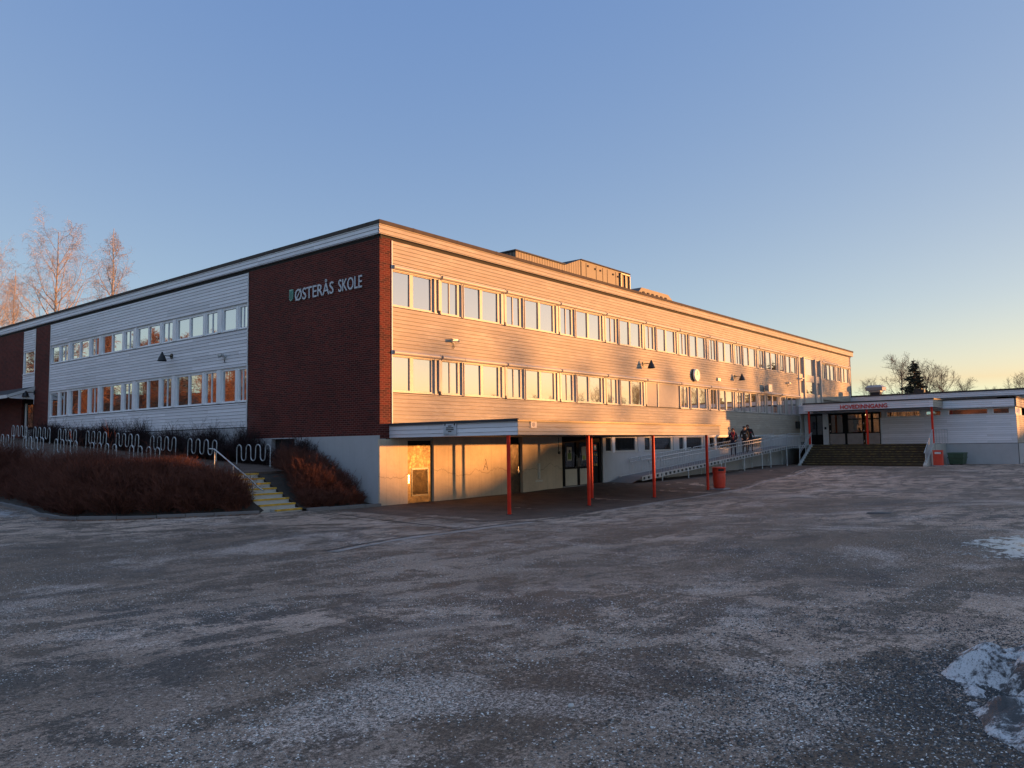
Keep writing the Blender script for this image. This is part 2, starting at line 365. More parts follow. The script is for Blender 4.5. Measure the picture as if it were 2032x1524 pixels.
def tubes(P, R, n=3):
    """P (N,k,3) polylines, R (N,k) radii -> verts, quads"""
    N, k, _ = P.shape
    T = np.gradient(P, axis=1); T /= np.linalg.norm(T, axis=2, keepdims=True)+1e-9
    ref = np.where(np.abs(T[:, :1, 2:3]) < .8, np.array([[[0, 0, 1.]]]), np.array([[[1., 0, 0]]])); ref = np.repeat(ref, k, 1)
    U = np.cross(T, ref); U /= np.linalg.norm(U, axis=2, keepdims=True)+1e-9; W = np.cross(T, U)
    a = np.arange(n)*2*PI/n
    V = P[:, :, None, :]+R[:, :, None, None]*(U[:, :, None, :]*np.cos(a)[None, None, :, None]+W[:, :, None, :]*np.sin(a)[None, None, :, None])
    idx = np.arange(N*k*n).reshape(N, k, n); nx = np.roll(idx, -1, 2)
    Q = np.stack([idx[:, :-1], nx[:, :-1], nx[:, 1:], idx[:, 1:]], -1).reshape(-1, 4)
    return V.reshape(-1, 3), Q
def join(parts):
    V = []; Q = []; o = 0
    for v, q in parts: V.append(v); Q.append(q+o); o += len(v)
    return np.concatenate(V), np.concatenate(Q)
def nrm(v): return v/(np.linalg.norm(v, axis=-1, keepdims=True)+1e-9)
def spawn(rng, P, R, n, lenf, ang, k, up, wob, t0=.2, t1=1., rf=.5, rmin=.006, lentaper=.5, endr=.35):
    """children polylines sprouting from parents"""
    N, kp, _ = P.shape
    par = np.repeat(np.arange(N), n); t = t0+(t1-t0)*((np.tile(np.arange(n), N)+rng.random(N*n))/n)
    f = t*(kp-1); i = np.minimum(f.astype(int), kp-2); u = (f-i)[:, None]
    s = P[par, i]*(1-u)+P[par, i+1]*u; T = nrm(P[par, i+1]-P[par, i]); r = R[par, i]*(1-u[:, 0])+R[par, i+1]*u[:, 0]
    plen = np.linalg.norm(np.diff(P, axis=1), axis=2).sum(1)[par]
    rd = rng.normal(size=(N*n, 3)); rd = nrm(rd-T*(rd*T).sum(1, keepdims=True))
    a = ang*(.7+.6*rng.random(N*n))[:, None]; D = nrm(T*np.cos(a)+rd*np.sin(a))
    L = plen*lenf*(.6+.8*rng.random(N*n))*(1-lentaper*t)
    out = np.zeros((N*n, k, 3)); out[:, 0] = s
    for j in range(1, k):
        D = nrm(D+np.array([0, 0, up])+rng.normal(size=D.shape)*wob); out[:, j] = out[:, j-1]+D*(L/(k-1))[:, None]
    r0 = np.maximum(r*rf, rmin); RR = r0[:, None]*np.linspace(1, endr, k)[None]; RR = np.maximum(RR, rmin*.6)
    return out, RR
def tree_meshes(seed, H, r0, limbs=22, spread=.32, limb_ang=.75, limb_up=.10, sub=8, twig=9, fine=0, droop=-.05, lean=.02, t0=.25, rmin=.012, sublen=.5, twlen=.5, profile=None):
    rng = np.random.default_rng(seed); k = 14
    Pt = np.zeros((1, k, 3)); h = np.linspace(0, H, k)
    Pt[0, :, 2] = h; Pt[0, :, 0] = np.cumsum(rng.normal(size=k)*lean*H/k); Pt[0, :, 1] = np.cumsum(rng.normal(size=k)*lean*H/k); Pt[0, 0, :2] = 0
    Rt = (r0*np.linspace(1, .08, k)**.9)[None]
    t = t0+(1-t0-.03)*np.sort(rng.random(limbs)); f = t*(k-1); i = np.minimum(f.astype(int), k-2); u = (f-i)[:, None]
    s = Pt[0, i]*(1-u)+Pt[0, i+1]*u; az = np.arange(limbs)*2.4+rng.random(limbs)*.8
    an = limb_ang*(.75+.5*rng.random(limbs))
    D = np.stack([np.cos(az)*np.sin(an), np.sin(az)*np.sin(an), np.cos(an)], 1)
    pr = profile(t) if profile else (1-t*.8)
    L = H*spread*pr*(.75+.5*rng.random(limbs)); kk = 9; Pl = np.zeros((limbs, kk, 3)); Pl[:, 0] = s
    for j in range(1, kk):
        D = nrm(D+np.array([0, 0, limb_up])+rng.normal(size=D.shape)*.10); Pl[:, j] = Pl[:, j-1]+D*(L/(kk-1))[:, None]
    Rl = (np.interp(t, np.linspace(0, 1, k), Rt[0])*.55)[:, None]*np.linspace(1, .15, kk)[None]; Rl = np.maximum(Rl, rmin)
    P2, R2_ = spawn(rng, Pl, Rl, sub, sublen, .7, 7, limb_up*.5, .16, .15, 1., .55, rmin, .45)
    P3, R3 = spawn(rng, np.concatenate([P2]), np.concatenate([R2_]), twig, twlen, .75, 6, droop, .16, .1, 1., .55, rmin*.8, .3)
    tr = join([tubes(Pt, Rt, 8), tubes(Pl, Rl, 5)]); cr = [tubes(P2, R2_, 3), tubes(P3, R3, 3)]
    if fine:
        P4, R4 = spawn(rng, P3, R3, fine, .75, .7, 5, droop*2.5, .14, .15, 1., .6, rmin*.6, .2); cr.append(tubes(P4, R4, 3))
    return tr, join(cr)
def put_tree(name, loc, tr, cr, mt, mc, label, cat='tree', group=None, rz=0, scl=1):
    e = empty(name, loc, label, cat, group, rz); e.scale = (scl,)*3
    np_mesh('trunk', *tr, mt, e); np_mesh('crown', *cr, mc, e, smooth=False); return e
def copy_tree_at(e, loc, label, rz, scl):
    c = copy_tree(e, loc, label, rz=rz); c.scale = (scl,)*3; return c

# ============================================================ ground
def axis(lo, hi, c0, c1, step, g=1.25):
    a = list(np.arange(c0, c1+step, step)); st = step; v = c0
    while v > lo: st *= g; v -= st; a.insert(0, max(v, lo))
    st = step; v = a[-1]
    while v < hi: st *= g; v += st; a.append(min(v, hi))
    return np.array(a)
gx = axis(-700, 900, -22, 50, .75); gy = axis(-900, 900, -24, 20, .75)
GX, GY = np.meshgrid(gx, gy, indexing='ij'); GZ = ground_z(GX, GY)
far = np.clip((np.hypot(GX, GY)-100)/200, 0, 1); GZ = GZ*(1-far)+.3*far
ii = np.arange(GX.size).reshape(GX.shape)
Q = np.stack([ii[:-1, :-1], ii[1:, :-1], ii[1:, 1:], ii[:-1, 1:]], -1).reshape(-1, 4)
tag(np_mesh('ground', np.stack([GX, GY, GZ], -1).reshape(-1, 3), Q, M['asphalt']), kind='structure')

def strip(name, pts, wd, mt, dz=.005, n=6):
    mb = MB(); P = []
    for a, b in zip(pts[:-1], pts[1:]):
        for i in range(n): t = i/n; P.append(Vector((a[0]*(1-t)+b[0]*t, a[1]*(1-t)+b[1]*t)))
    P.append(Vector(pts[-1])); L = []; Rg = []
    for i, p in enumerate(P):
        t = (P[min(i+1, len(P)-1)]-P[max(i-1, 0)]).normalized(); nn = Vector((-t.y, t.x)); ww = wd*(.6+.8*random.random())/2; off = nn*random.uniform(-.03, .03)
        a, b = p+off+nn*ww, p+off-nn*ww; L.append((a.x, a.y, gz(a.x, a.y)+dz)); Rg.append((b.x, b.y, gz(b.x, b.y)+dz))
    for i in range(len(P)-1): mb.face([L[i], Rg[i], Rg[i+1], L[i+1]])
    return tag(mb.build(name, mt), kind='structure')
M['seam'] = simple('bitumen_seam', (.035, .032, .030), .8, 0, .3, 6)
M['patch'] = NT('asphalt_patch').m
def patchmat():
    s = NT('older_asphalt'); n1 = s.noise(s.P, 1.1, 6, .7, .5); n2 = s.noise(s.P, 60, 4, .8)
    c = s.mix(s.ramp(n1, [(.4, 0.), (.62, 1.)]), (.085, .060, .049), (.135, .096, .078)); c = s.mix(.7, c, s.ramp(n2, [(.35, .6), (.65, 1.4)]), 'MULTIPLY')
    s.bump(n2, .5, .008); return s.fin(c, .8, spec=.25)
M['patch'] = patchmat()
M['edge'] = simple('worn_pale_asphalt', (.30, .26, .24), .9, 0, .4, 3)
strip('asphalt_seam', [(-2.87, .45), (-3.14, -2.33), (-3.75, -6.43), (-4.2, -7.7)], .10, M['seam'])
strip('asphalt_seam', [(-9.5, -9.2), (-6.07, -8.26), (-3.75, -7.89), (-1.52, -7.79), (1.42, -7.46), (5.16, -7.03), (9.54, -6.7), (14.33, -6.6), (23.72, -5.42), (32.08, -4.23)], .12, M['seam'])
strip('asphalt_seam', [(13.4, -.65), (12.97, -3.9), (11.6, -6.8)], .07, M['seam'])
strip('asphalt_edge', [(-9.5, -9.5), (-6.2, -8.6), (-3.75, -8.2), (-1.5, -8.05)], .25, M['edge'], .007)
strip('asphalt_edge', [(3, -7.55), (9.54, -7.0), (14.33, -6.95), (23.72, -5.8), (33, -4.5)], .16, M['edge'], .007)
mb = MB(); mb.lathe([(0, .012), (.30, .012), (.31, .006), (.36, .008), (.38, -.01)], n=28)
tag(mb.build('manhole_cover', simple('cast_iron', (.03, .03, .032), .6, .4, .3, 8, .5), loc=(3.33, -15.95, gz(3.33, -15.95)-.002)), 'round dark iron manhole cover in the yard before the entrance steps', 'manhole cover')
# smoother asphalt under the canopy
mb = MB(); nx, ny = 30, 14
def yb(x): return np.interp(x, [-2.6, 1.42, 5.16, 9.54, 14.33, 23.7, 32], [-6.9, -7.4, -6.95, -6.62, -6.5, -5.34, -4.15])
for i in range(nx):
    for j in range(ny):
        q = []
        for a, b in ((i, j), (i+1, j), (i+1, j+1), (i, j+1)):
            x = -2.2+a*(38.-(-2.2))/nx; y1 = .0; y0 = float(yb(x)); y = y0+(y1-y0)*b/ny; q.append((x, y, gz(x, y)+.004))
        mb.face(q)
tag(mb.build('pavement', M['patch']), kind='structure')

# ============================================================ main school building
SB = empty('school_building', (0, 0, 0), 'long two-storey school with red brick gable, pale boards and rows of windows', 'school building')
def siding(mb, s0, s1, z0, z1, d=0., h=.148):
    k = math.floor(z0/h+1e-6); z = k*h
    while z < z1-1e-4:
        a = max(z, z0); b = min(z+h, z1)
        if b-a > .012:
            t0 = (a-z)/h; t1 = (b-z)/h
            da = d+.024-.018*t0; db = d+.024-.018*t1
            lip = .008 if a == z else 0
            if lip:
                mb.face([(s0, d-.012, a), (s1, d-.012, a), (s1, d-.012, a+lip), (s0, d-.012, a+lip)], 1)
                mb.face([(s0, d-.012, a+lip), (s1, d-.012, a+lip), (s1, da, a+lip), (s0, da, a+lip)], 1)
            mb.face([(s0, da, a+lip), (s1, da, a+lip), (s1, db, b), (s0, db, b)], 0)
            mb.face([(s0, d-.012, a+lip), (s0, da, a+lip), (s0, db, b), (s0, d-.012, b)], 0); mb.face([(s1, d-.012, a+lip), (s1, db, b), (s1, da, a+lip), (s1, d-.012, b)][::1], 0)
        z += h
    mb.box(s0, s1, d-.05, d-.013, z0, z1, 1)
def window(f, s0, s1, z0, z1, d, panes, parent, glass, muntin=None, sill=True, name='window', fw=.055, curtain=None):
    """panes: list of (a,b) pane spans between s0 and s1"""
    mb = MB(f)
    mb.box(s0, s1, d-.09, d, z0, z0+fw); mb.box(s0, s1, d-.09, d, z1-fw, z1)
    edges = [s0]+[e for p in panes for e in p]+[s1]
    for i in range(0, len(edges), 2): mb.box(edges[i], edges[i+1], d-.09, d-.002, z0+fw, z1-fw)
    if muntin:
        for mu in muntin: mb.box(mu-.02, mu+.02, d-.075, d-.02, z0+fw, z1-fw)
    if sill: mb.box(s0-.02, s1+.02, d-.05, d+.05, z0-.035, z0-.003)
    o = mb.build(name, M['frame'] if f is fB else M['frame_shaded'], parent)
    for a, b in panes:
        g = MB(f); tl = random.uniform(-.004, .004); tz = random.uniform(-.003, .003); dd = d-.055
        za, zb = z0+fw-.01, z1-fw+.01; a2, b2 = a-.01, b+.01
        v = [(a2, dd-tl-tz, za), (b2, dd+tl-tz, za), (b2, dd+tl+tz, zb), (a2, dd-tl+tz, zb)]
        g.face(v); g.face([(p[0], p[1]-.008, p[2]) for p in v][::-1])
        for i in range(4):
            p, q = v[i], v[(i+1) % 4]; g.face([p, (p[0], p[1]-.008, p[2]), (q[0], q[1]-.008, q[2]), q])
        g.build('pane', glass, o)
    return o
# inner structure
co = MB(); co.box(.16, 57.5, .17, 14, -.5, 10.3); co.box(.16, 14, 14, 46, .5, 10.3)
co.build('inner_wall', M['dark'], SB)
# ---- roof edge
for f, L, nm in ((fB, 58.25, 1), (fA, 46, 0)):
    mb = MB(f); siding(mb, -.10 if nm else -.092, L, 9.885, 10.262, .08)
    mb.box(-.07 if nm else .31, L-.02, -.3, .03, 9.887, 10.25, 0)
    mb.build('fascia', [M['siding_sunlit'] if nm else M['siding'], M['groove']], SB)
    mb = MB(f); mb.box(-.13 if nm else .351, L+.03, -.35, .13, 10.262, 10.40)
    s = 1.6
    while s < L:
        mb.box(s-.03, s+.03, -.2, .136, 10.258, 10.407); s += 2.45
    mb.build('roof_flashing', M['cap'], SB)
rf = MB(); rf.box(.2, 58.2, .35, 14.4, 10.28, 10.34); rf.box(.2, 14.4, 14.4, 46, 10.28, 10.34); rf.build('roof', M['darkroof'], SB)
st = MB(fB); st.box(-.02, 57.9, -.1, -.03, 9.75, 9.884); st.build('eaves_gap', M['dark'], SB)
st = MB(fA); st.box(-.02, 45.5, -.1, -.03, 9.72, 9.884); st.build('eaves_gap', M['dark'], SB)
# ---- brick
bk = MB(); bk.box(0, .56, 0, .3, 2.38, 9.80); bk.build('brick_pillar', M['brick'], SB)
bk = MB(fA); bk.box(.3, 8.5, -.3, -.0001, 2.5, 9.76); bk.build('brick_wall', M['brick'], SB)
bk = MB(fA); bk.box(29.75, 32.05, -.3, .0, 1.5, 9.76); bk.build('brick_wall', M['brick'], SB)
bk = MB(fA); bk.box(34.05, 46, -.3, .0, 1.5, 9.76); bk.build('brick_wall', M['brick'], SB)
bk = MB(fB); bk.box(57.2, 57.62, -14, .0, .3, 9.80); bk.build('brick_pillar', M['brick'], SB)
# ---- plinth
pl = MB(fA); pl.box(.001, 5.0, -.3, .08, -.5, 2.50); pl.box(6.6, 8.5, -.3, .08, .5, 2.50); pl.box(5.0, 6.6, -.3, .08, 2.46, 2.5); pl.box(8.5, 29.75, -.3, .03, .5, 2.98); pl.build('plinth', M['render'], SB)
pl = MB(fA); pl.box(5.0, 6.6, -.3, -.12, .5, 2.46); pl.build('vent_opening', M['dark'], SB)
# ---- side facade boards and windows
sd = MB(fA)
siding(sd, 8.5, 29.75, 8.42, 9.72, 0); siding(sd, 8.5, 29.75, 5.66, 7.27, 0); siding(sd, 8.5, 29.75, 3.02, 4.06, 0)
siding(sd, 32.05, 34.05, 8.42, 9.72, -.02); siding(sd, 32.05, 34.05, 5.9, 6.92, -.02)
sd.build('siding', [M['siding'], M['groove']], SB)
tr = MB(fA); tr.box(8.5, 8.56, -.1, .035, 3.0, 9.72); tr.box(29.7, 29.75, -.1, .035, 3.0, 9.72); tr.box(32.05, 32.10, -.1, .02, 5.9, 9.72)
for z in (8.36, 5.60): tr.box(8.56, 29.7, -.1, -.03, z, z+.06)
tr.build('trim', M['trim'], SB)
Aw = [(28.45, 29.68, 1, 0), (27.12, 28.32, 1, 1)]
wide = [(24.38, 26.86), (20.33, 22.82), (16.3, 18.73), (12.22, 14.70)]
nar = [(23.08, 24.20, 1), (19.06, 20.15, 1), (15.01, 16.12, 1), (10.97, 12.05, 1)]
for z0, z1 in ((7.33, 8.35), (4.13, 5.59)):
    for a, b, n, mu in Aw: window(fA, a, b, z0, z1, -.02, [(a+.09, b-.09)], SB, M['glassA'], [(a+b)/2] if mu else None)
    for a, b in wide: c = (a+b)/2; window(fA, a, b, z0, z1, -.02, [(a+.09, c-.07), (c+.07, b-.09)], SB, M['glassA'])
    for a, b, mu in nar: window(fA, a, b, z0, z1, -.02, [(a+.09, b-.09)], SB, M['glassA'], [(a+b)/2])
    window(fA, 9.45, 10.62, z0, z1, -.02, [(9.54, 10.53)], SB, M['glassA']); window(fA, 8.56, 9.30, z0, z1, -.02, [(8.57, 9.21)], SB, M['glassA'], [8.95])
    for a, b in ((26.86, 27.12), (22.82, 23.08), (18.73, 19.06), (14.70, 15.01), (10.62, 10.97)): po = MB(fA); po.box(a, b, -.1, .035, z0-.02, z1+.02); po.build('window_post', M['frame_shaded'], SB)
    for a, b in ((28.32, 28.45), (24.20, 24.38), (20.15, 20.33), (16.12, 16.3), (12.05, 12.22), (9.30, 9.45)): po = MB(fA); po.box(a, b, -.1, .01, z0, z1); po.build('window_post', M['frame_shaded'], SB)
window(fA, 32.12, 34.0, 6.96, 8.40, 0., [(32.24, 33.88)], SB, M['glassA'])
# shed roof over the side door, door
cn = MB(fA)
cn.face([(32.0, .0, 6.12), (39.5, .0, 6.12), (39.5, 1.5, 5.55), (32.0, 1.5, 5.55)]); cn.face([(32.0, .0, 6.06), (32.0, 1.5, 5.49), (39.5, 1.5, 5.49), (39.5, .0, 6.06)])
cn.build('porch_roof', M['darkroof'], SB)
cn = MB(fA); cn.face([(32.0, 0, 6.1), (32.0, 1.52, 5.53), (32.0, 1.52, 5.36), (32.0, 0, 5.9)]); cn.face([(31.96, 0, 6.1), (31.96, 1.52, 5.53), (31.96, 1.52, 5.36), (31.96, 0, 5.9)])
cn.box(31.96, 39.5, 1.5, 1.53, 5.34, 5.54); cn.build('porch_fascia', M['trim'], SB)
cn = MB(fA); cn.prism([(32.05, 0.), (32.05, .02), (32.10, .02), (32.10, 0.)], 5.0, 5.9)
cn.face([(32.02, 0, 5.9), (32.02, 1.4, 5.37), (32.02, 1.3, 5.33), (32.02, 0, 5.3)]); cn.build('porch_gable', [M['siding']], SB)
dr = MB(fA); dr.box(32.05, 34.05, -.25, -.14, 2.6, 5.4); dj = dr.build('side_door', M['blackframe'], SB)
dg = MB(fA); dg.box(32.5, 33.3, -.139, -.13, 3.6, 5.0); dg.build('pane', M['glassA'], dj)
dg = MB(fA); dg.box(33.5, 33.62, -.139, -.06, 2.6, 5.1); dg.build('door_frame', M['trim'], dj)
dg = MB(fA); dg.box(32.5, 33.2, -.139, -.12, 2.8, 3.45); dg.build('kick_plate', M['conc'], dj)

# ---- long facade boards
sb = MB(fB)
siding(sb, .56, 57.2, 8.90, 9.75, 0)
siding(sb, .56, 43.45, 5.62, 7.25, 0); siding(sb, .56, 43.45, 2.52, 4.05, 0); siding(sb, 49.1, 57.2, 5.55, 7.25, 0); siding(sb, 49.1, 57.2, 2.5, 4.05, 0)
sb.build('siding', [M['siding_sunlit'], M['groove']], SB)
tr = MB(fB); tr.box(.56, .60, -.1, .035, 2.5, 9.75); tr.box(43.42, 43.47, -.1, .04, 2.5, 7.3); tr.box(49.08, 49.14, -.1, .04, 2.5, 8.9); tr.box(57.15, 57.2, -.1, .04, 2.5, 9.75)
tr.box(.56, 15, -.1, .03, 2.44, 2.518); tr.box(15, 43.4, -.1, .04, 2.44, 2.518); tr.box(.6, 57.1, -.1, -.05, 8.84, 8.90)
tr.build('trim', M['trim'], SB)
wallb = MB(fB); wallb.box(.56, 57.2, -.155, -.13, 2.5, 9.8); wallb.build('backing_wall', M['groove'], SB)
bounds = [3.10+4.042*k for k in range(11)]
def unit(b0, z0, z1, blind_r=.062, closed=False, small=False):
    if closed:
        mb = MB(fB); mb.box(b0+.1, b0+1.28, -.06, .0, z0, z1-.02); mb.box(b0+1.38, b0+3.86, -.06, .0, z0, z1-.02); mb.build('window_blind', M['blind'], SB)
        mb = MB(fB); mb.box(b0+1.28, b0+1.38, -.06, .045, z0-.02, z1); mb.build('window_post', M['frame'], SB)
        return
    a, b = b0+.10, b0+1.22
    window(fB, a, b, z0, z1, -.03, [(a+.07, b-.16)], SB, M['glass'], [a+.52])
    a, b = b0+1.36, b0+3.76
    window(fB, a, b, z0, z1, -.03, [(a+.08, a+1.09), (a+1.25, a+2.24)], SB, M['glass'])
    po = MB(fB); po.box(b0+1.22, b0+1.36, -.1, .0, z0, z1); po.box(b0+1.25, b0+1.29, 0., .05, z0-.02, z1); po.box(b0+1.375, b0+1.40, -.03, .045, z0-.02, z1)
    po.build('window_post', M['frame'], SB); po = MB(fB); po.box(b0+3.78, b0+3.95, -.1, .03, z0-.02, z1); po.build('window_post', M['frame'], SB)
def blindbox(a, b, zc, split=None, last=False):
    mb = MB(fB); r = .085
    for x0, x1 in ([(a, split), (split+.015, b)] if split else [(a, b)]):
        mb.tube([(x0, .055, zc), (x1, .055, zc)], r, 14)
    mb.box(a, b, -.05, .03, zc-.12, zc-.075)
    o = mb.build('blind_box', M['frame'], SB)
    e = MB(fB); e.tube([(b+.005, .055, zc), (b+.035, .055, zc)], .095, 14); e.box(b-.05, b+.08, -.05, .02, zc-.1, zc+.08); e.build('end_cap', M['blind'], o)
    p = MB(fB); p.box(b-.01, b+.1, -.1, .04, zc-1.34, zc-.1); p.build('guide_rail', M['frame'], o)
M['blind'] = simple('grey_blind', (.30, .285, .28), .6, 0, .06)
for z0, z1, rowi in ((7.31, 8.67, 0), (4.12, 5.47, 1)):
    zc = z1+.09
    window(fB, .60, 2.98, z0, z1, -.03, [(.63, 1.52), (1.70, 2.66)], SB, M['glass'])
    po = MB(fB); po.box(2.78, 2.82, -.02, .05, z0-.02, z1); po.build('window_post', M['frame'], SB)
    blindbox(.62, 3.04, zc)
    for k, b0 in enumerate(bounds[:10]):
        cl = rowi == 1 and k == 4
        unit(b0, z0, z1, closed=cl); blindbox(b0+.09, b0+4.0, zc, b0+1.35)
for b0, nn in ((49.18, 1), (53.25, 1)):
    z0, z1 = 7.31, 8.67
    unit(b0, z0, z1); blindbox(b0+.05, b0+3.95, z1+.09, b0+1.35)
# stair tower glazing
po = MB(fB)
for a in (43.48, 44.72, 47.45, 48.79): po.box(a, a+.28, -.128, .09, 2.52, 8.84)
po.box(43.7, 48.9, -.125, -.03, 6.95, 7.38); po.box(43.7, 48.9, -.125, -.03, 2.0, 5.86); po.build('stair_panel', M['frame'], SB)
for a, b in ((43.75, 44.72), (45.0, 47.45), (47.73, 48.8)):
    window(fB, a, b, 7.38, 8.82, -.03, [(a+.06, b-.06)], SB, M['glass'], sill=False); window(fB, a, b, 5.86, 6.95, -.03, [(a+.06, b-.06)], SB, M['glassA'], sill=False)
# ---- ground floor wall of the long facade
gw = MB(fB)
zT = 2.44
gw.box(-.079, .301, .0, .08, -.5, 2.36); gw.box(.301, 1.29, -.3, .08, -.5, 2.36); gw.box(.5, 1.29, -.3, .02, 2.36, 2.44); gw.box(2.66, 7.09, -.3, .08, -.5, zT); gw.box(8.15, 11.13, -.3, .08, -.5, zT)
gw.box(1.29, 2.66, -.3, .0, 2.3, zT)
gw.build('concrete_wall', M['wallconc'], SB)
gw = MB(fB)
gw.box(14.75, 43.5, -.3, .0, -.5, 1.62); gw.box(14.75, 15.02, -.3, .02, 1.62, zT)
for a, b in ((18.3, 18.98), (22.33, 23.02), (26.3, 27.1), (31.7, 32.1), (35.8, 43.5)): gw.box(a, b, -.3, 0, 1.62, zT)
gw.build('concrete_wall', M['render'], SB)
for a, b, c, d_ in ((15.02, 15.68, 15.93, 18.3), (18.98, 19.70, 20.02, 22.33), (23.02, 23.68, 23.94, 26.3), (27.1, 27.9, 28.1, 31.7), (32.1, 32.9, 33.1, 35.8)):
    window(fB, a, b, 1.66, zT, -.03, [(a+.07, b-.07)], SB, M['glassdk']); window(fB, c, d_, 1.66, zT, -.03, [(c+.08, d_-.28)], SB, M['glassdk'])
    po = MB(fB); po.box(b, c, -.12, 0, 1.62, zT); po.build('window_post', M['trim'], SB)
cu = MB(fB)
M['curtain'] = simple('blue_grey_curtain', (.06, .07, .085), .9, 0, .2, 2)
for (a, b) in ((15.1, 15.6), (15.95, 18.2), (20.1, 22.2), (24, 26.2)):
    x = a; ph = 0
    while x < b:
        x2 = min(x+.06, b); cu.face([(x, -.135+.012*math.sin(ph), 1.6), (x2, -.135+.012*math.sin(ph+1.1), 1.6), (x2, -.135+.012*math.sin(ph+1.1), 2.44), (x, -.135+.012*math.sin(ph), 2.44)]); x = x2; ph += 1.1
cu.build('curtain', M['curtain'], SB, recalc=False)
# metal doors
def metalmat(name, c, r):
    s = NT(name); n1 = s.noise(s.P, 2.2, 5, .7, .8); n2 = s.noise(s.P, 9, 5, .7)
    c1 = s.mix(s.ramp(n1, [(.35, 0.), (.65, 1.)]), tuple(a*.45 for a in c), c); s.bump(s.math('ADD', n1, s.math('MULTIPLY', n2, .3)), .5, .05)
    return s.fin(c1, s.ramp(n2, [(.3, r-.1), (.7, r+.15)]), .45)
M['brass'] = metalmat('stained_metal_sheet', (.26, .175, .075), .5)
M['bronze'] = metalmat('brown_metal_sheet', (.10, .065, .04), .5)
d1 = MB(fB); d1.box(1.34, 2.62, -.10, -.02, -.05, 2.12); D1 = d1.build('metal_door', M['brass'], SB); D1['label'] = 'stained brass-coloured sheet metal door with a louvred grille'
d = MB(fB); d.box(1.29, 2.66, -.2, -.101, -.3, 2.3); d.build('door_recess', M['dark'], D1)
d = MB(fB); d.box(1.56, 2.44, -.02, .0, .22, .27); d.box(1.56, 2.44, -.02, .0, 1.22, 1.27); d.box(1.56, 1.6, -.02, .0, .27, 1.22); d.box(2.4, 2.44, -.02, .0, .27, 1.22)
z = .29
while z < 1.2: d.face([(1.6, -.018, z+.03), (2.4, -.018, z+.03), (2.4, -.001, z), (1.6, -.001, z)]); z += .04
d.build('grille', M['black'], D1)
d = MB(fB); d.tube([(1.42, -.02, .95), (1.42, .04, .95), (1.42, .04, .80)], .014, 8); d.box(1.39, 1.45, -.02, -.008, .72, 1.02); d.build('handle', M['steel'], D1)
d = MB(fB); d.box(7.12, 8.12, -.14, -.05, -.1, 2.14); D2 = d.build('metal_door', M['bronze'], SB); D2['label'] = 'dark brown sheet metal door beside the double doors'
d = MB(fB); d.box(7.09, 8.15, -.25, -.141, -.3, zT); d.build('door_recess', M['dark'], D2)
d = MB(fB); d.tube([(8.02, -.05, 1.05), (8.02, .0, 1.05), (7.90, .0, 1.05)], .013, 8); d.box(7.99, 8.05, -.05, -.04, .85, 1.15); d.build('handle', M['steel'], D2)
# double doors
dd = MB(fB)
dd.box(11.13, 14.75, -.30, -.16, -.2, zT); dd.box(11.13, 14.75, -.16, -.10, 2.16, 2.44)
for a, b in ((11.13, 11.30), (11.42, 11.60), (12.52, 12.82), (13.70, 14.0), (14.55, 14.75)): dd.box(a, b, -.16, -.08, -.1, 2.16)
dd.box(11.3, 14.55, -.16, -.09, .02, .13); dd.box(11.6, 13.7, -.16, -.09, .90, 1.0)
DD = dd.build('double_door', M['blackframe'], SB)
for a, b in ((11.30, 11.42), (11.6, 12.52), (12.82, 13.7), (14.0, 14.55)):
    g = MB(fB); g.box(a, b, -.135, -.128, 1.0, 2.16); g.build('pane', M['glassdk'], DD)
for a, b in ((11.58, 12.55), (12.80, 13.74)):
    g = MB(fB); g.box(a, b, -.09, -.07, .12, .90); g.build('kick_plate', M['cream'] if 'cream' in M else M.setdefault('cream', simple('cream_plate', (.50, .45, .37), .5, 0, .08, 3)), DD)
for a in (12.44, 12.90):
    h = MB(fB); h.tube([(a, -.08, .98), (a, -.0, 1.0), (a, -.0, 1.55), (a, -.08, 1.57)], .016, 8); h.build('handle', M['steel'], DD)
h = MB(fB); h.box(12.56, 12.78, -.08, -.03, 1.0, 1.42); h.build('lock_box', M['black'], DD)
pp = MB(fB); pp.box(11.80, 12.20, -.125, -.120, 1.30, 1.95); P1 = pp.build('poster', simple('poster_paper', (.5, .45, .38), .7), DD)
pp = MB(fB); pp.box(11.86, 12.16, -.119, -.117, 1.36, 1.66); pp.build('print', simple('poster_green', (.13, .20, .05), .7), P1)
pp = MB(fB); pp.tube([(12.02, -.118, 1.74), (12.02, -.116, 1.74)], .09, 12); pp.build('print', M['black'], P1)
pp = MB(fB); pp.box(13.05, 13.42, -.125, -.120, 1.30, 1.95); P2_ = pp.build('poster', simple('poster_pale', (.48, .42, .36), .7), DD)
pp = MB(fB); pp.box(13.09, 13.38, -.119, -.117, 1.33, 1.52); pp.build('print', simple('poster_lime', (.35, .40, .08), .7), P2_)
nt_ = MB(fB); nt_.box(14.12, 14.34, -.125, -.12, 1.76, 2.02); N_ = nt_.build('notice', M['white'], DD)
for z in (1.99, 1.74):
    b_ = MB(fB); b_.box(14.11, 14.35, -.119, -.116, z, z+.05); b_.build('red_band', M['red'], N_)
for z in (1.5, 1.0):
    sk = MB(fB)
    for k in range(2): sk.face([(14.10+.17*k, -.12, z+.1), (14.19+.17*k, -.12, z+.1), (14.26+.17*k, -.12, z), (14.17+.17*k, -.12, z)])
    sk.build('warning_stripe', M['yellow'], DD)
th = MB(fB); th.box(11.13, 14.75, -.3, .12, -.2, .10); th.build('door_step', M['conc'], SB)
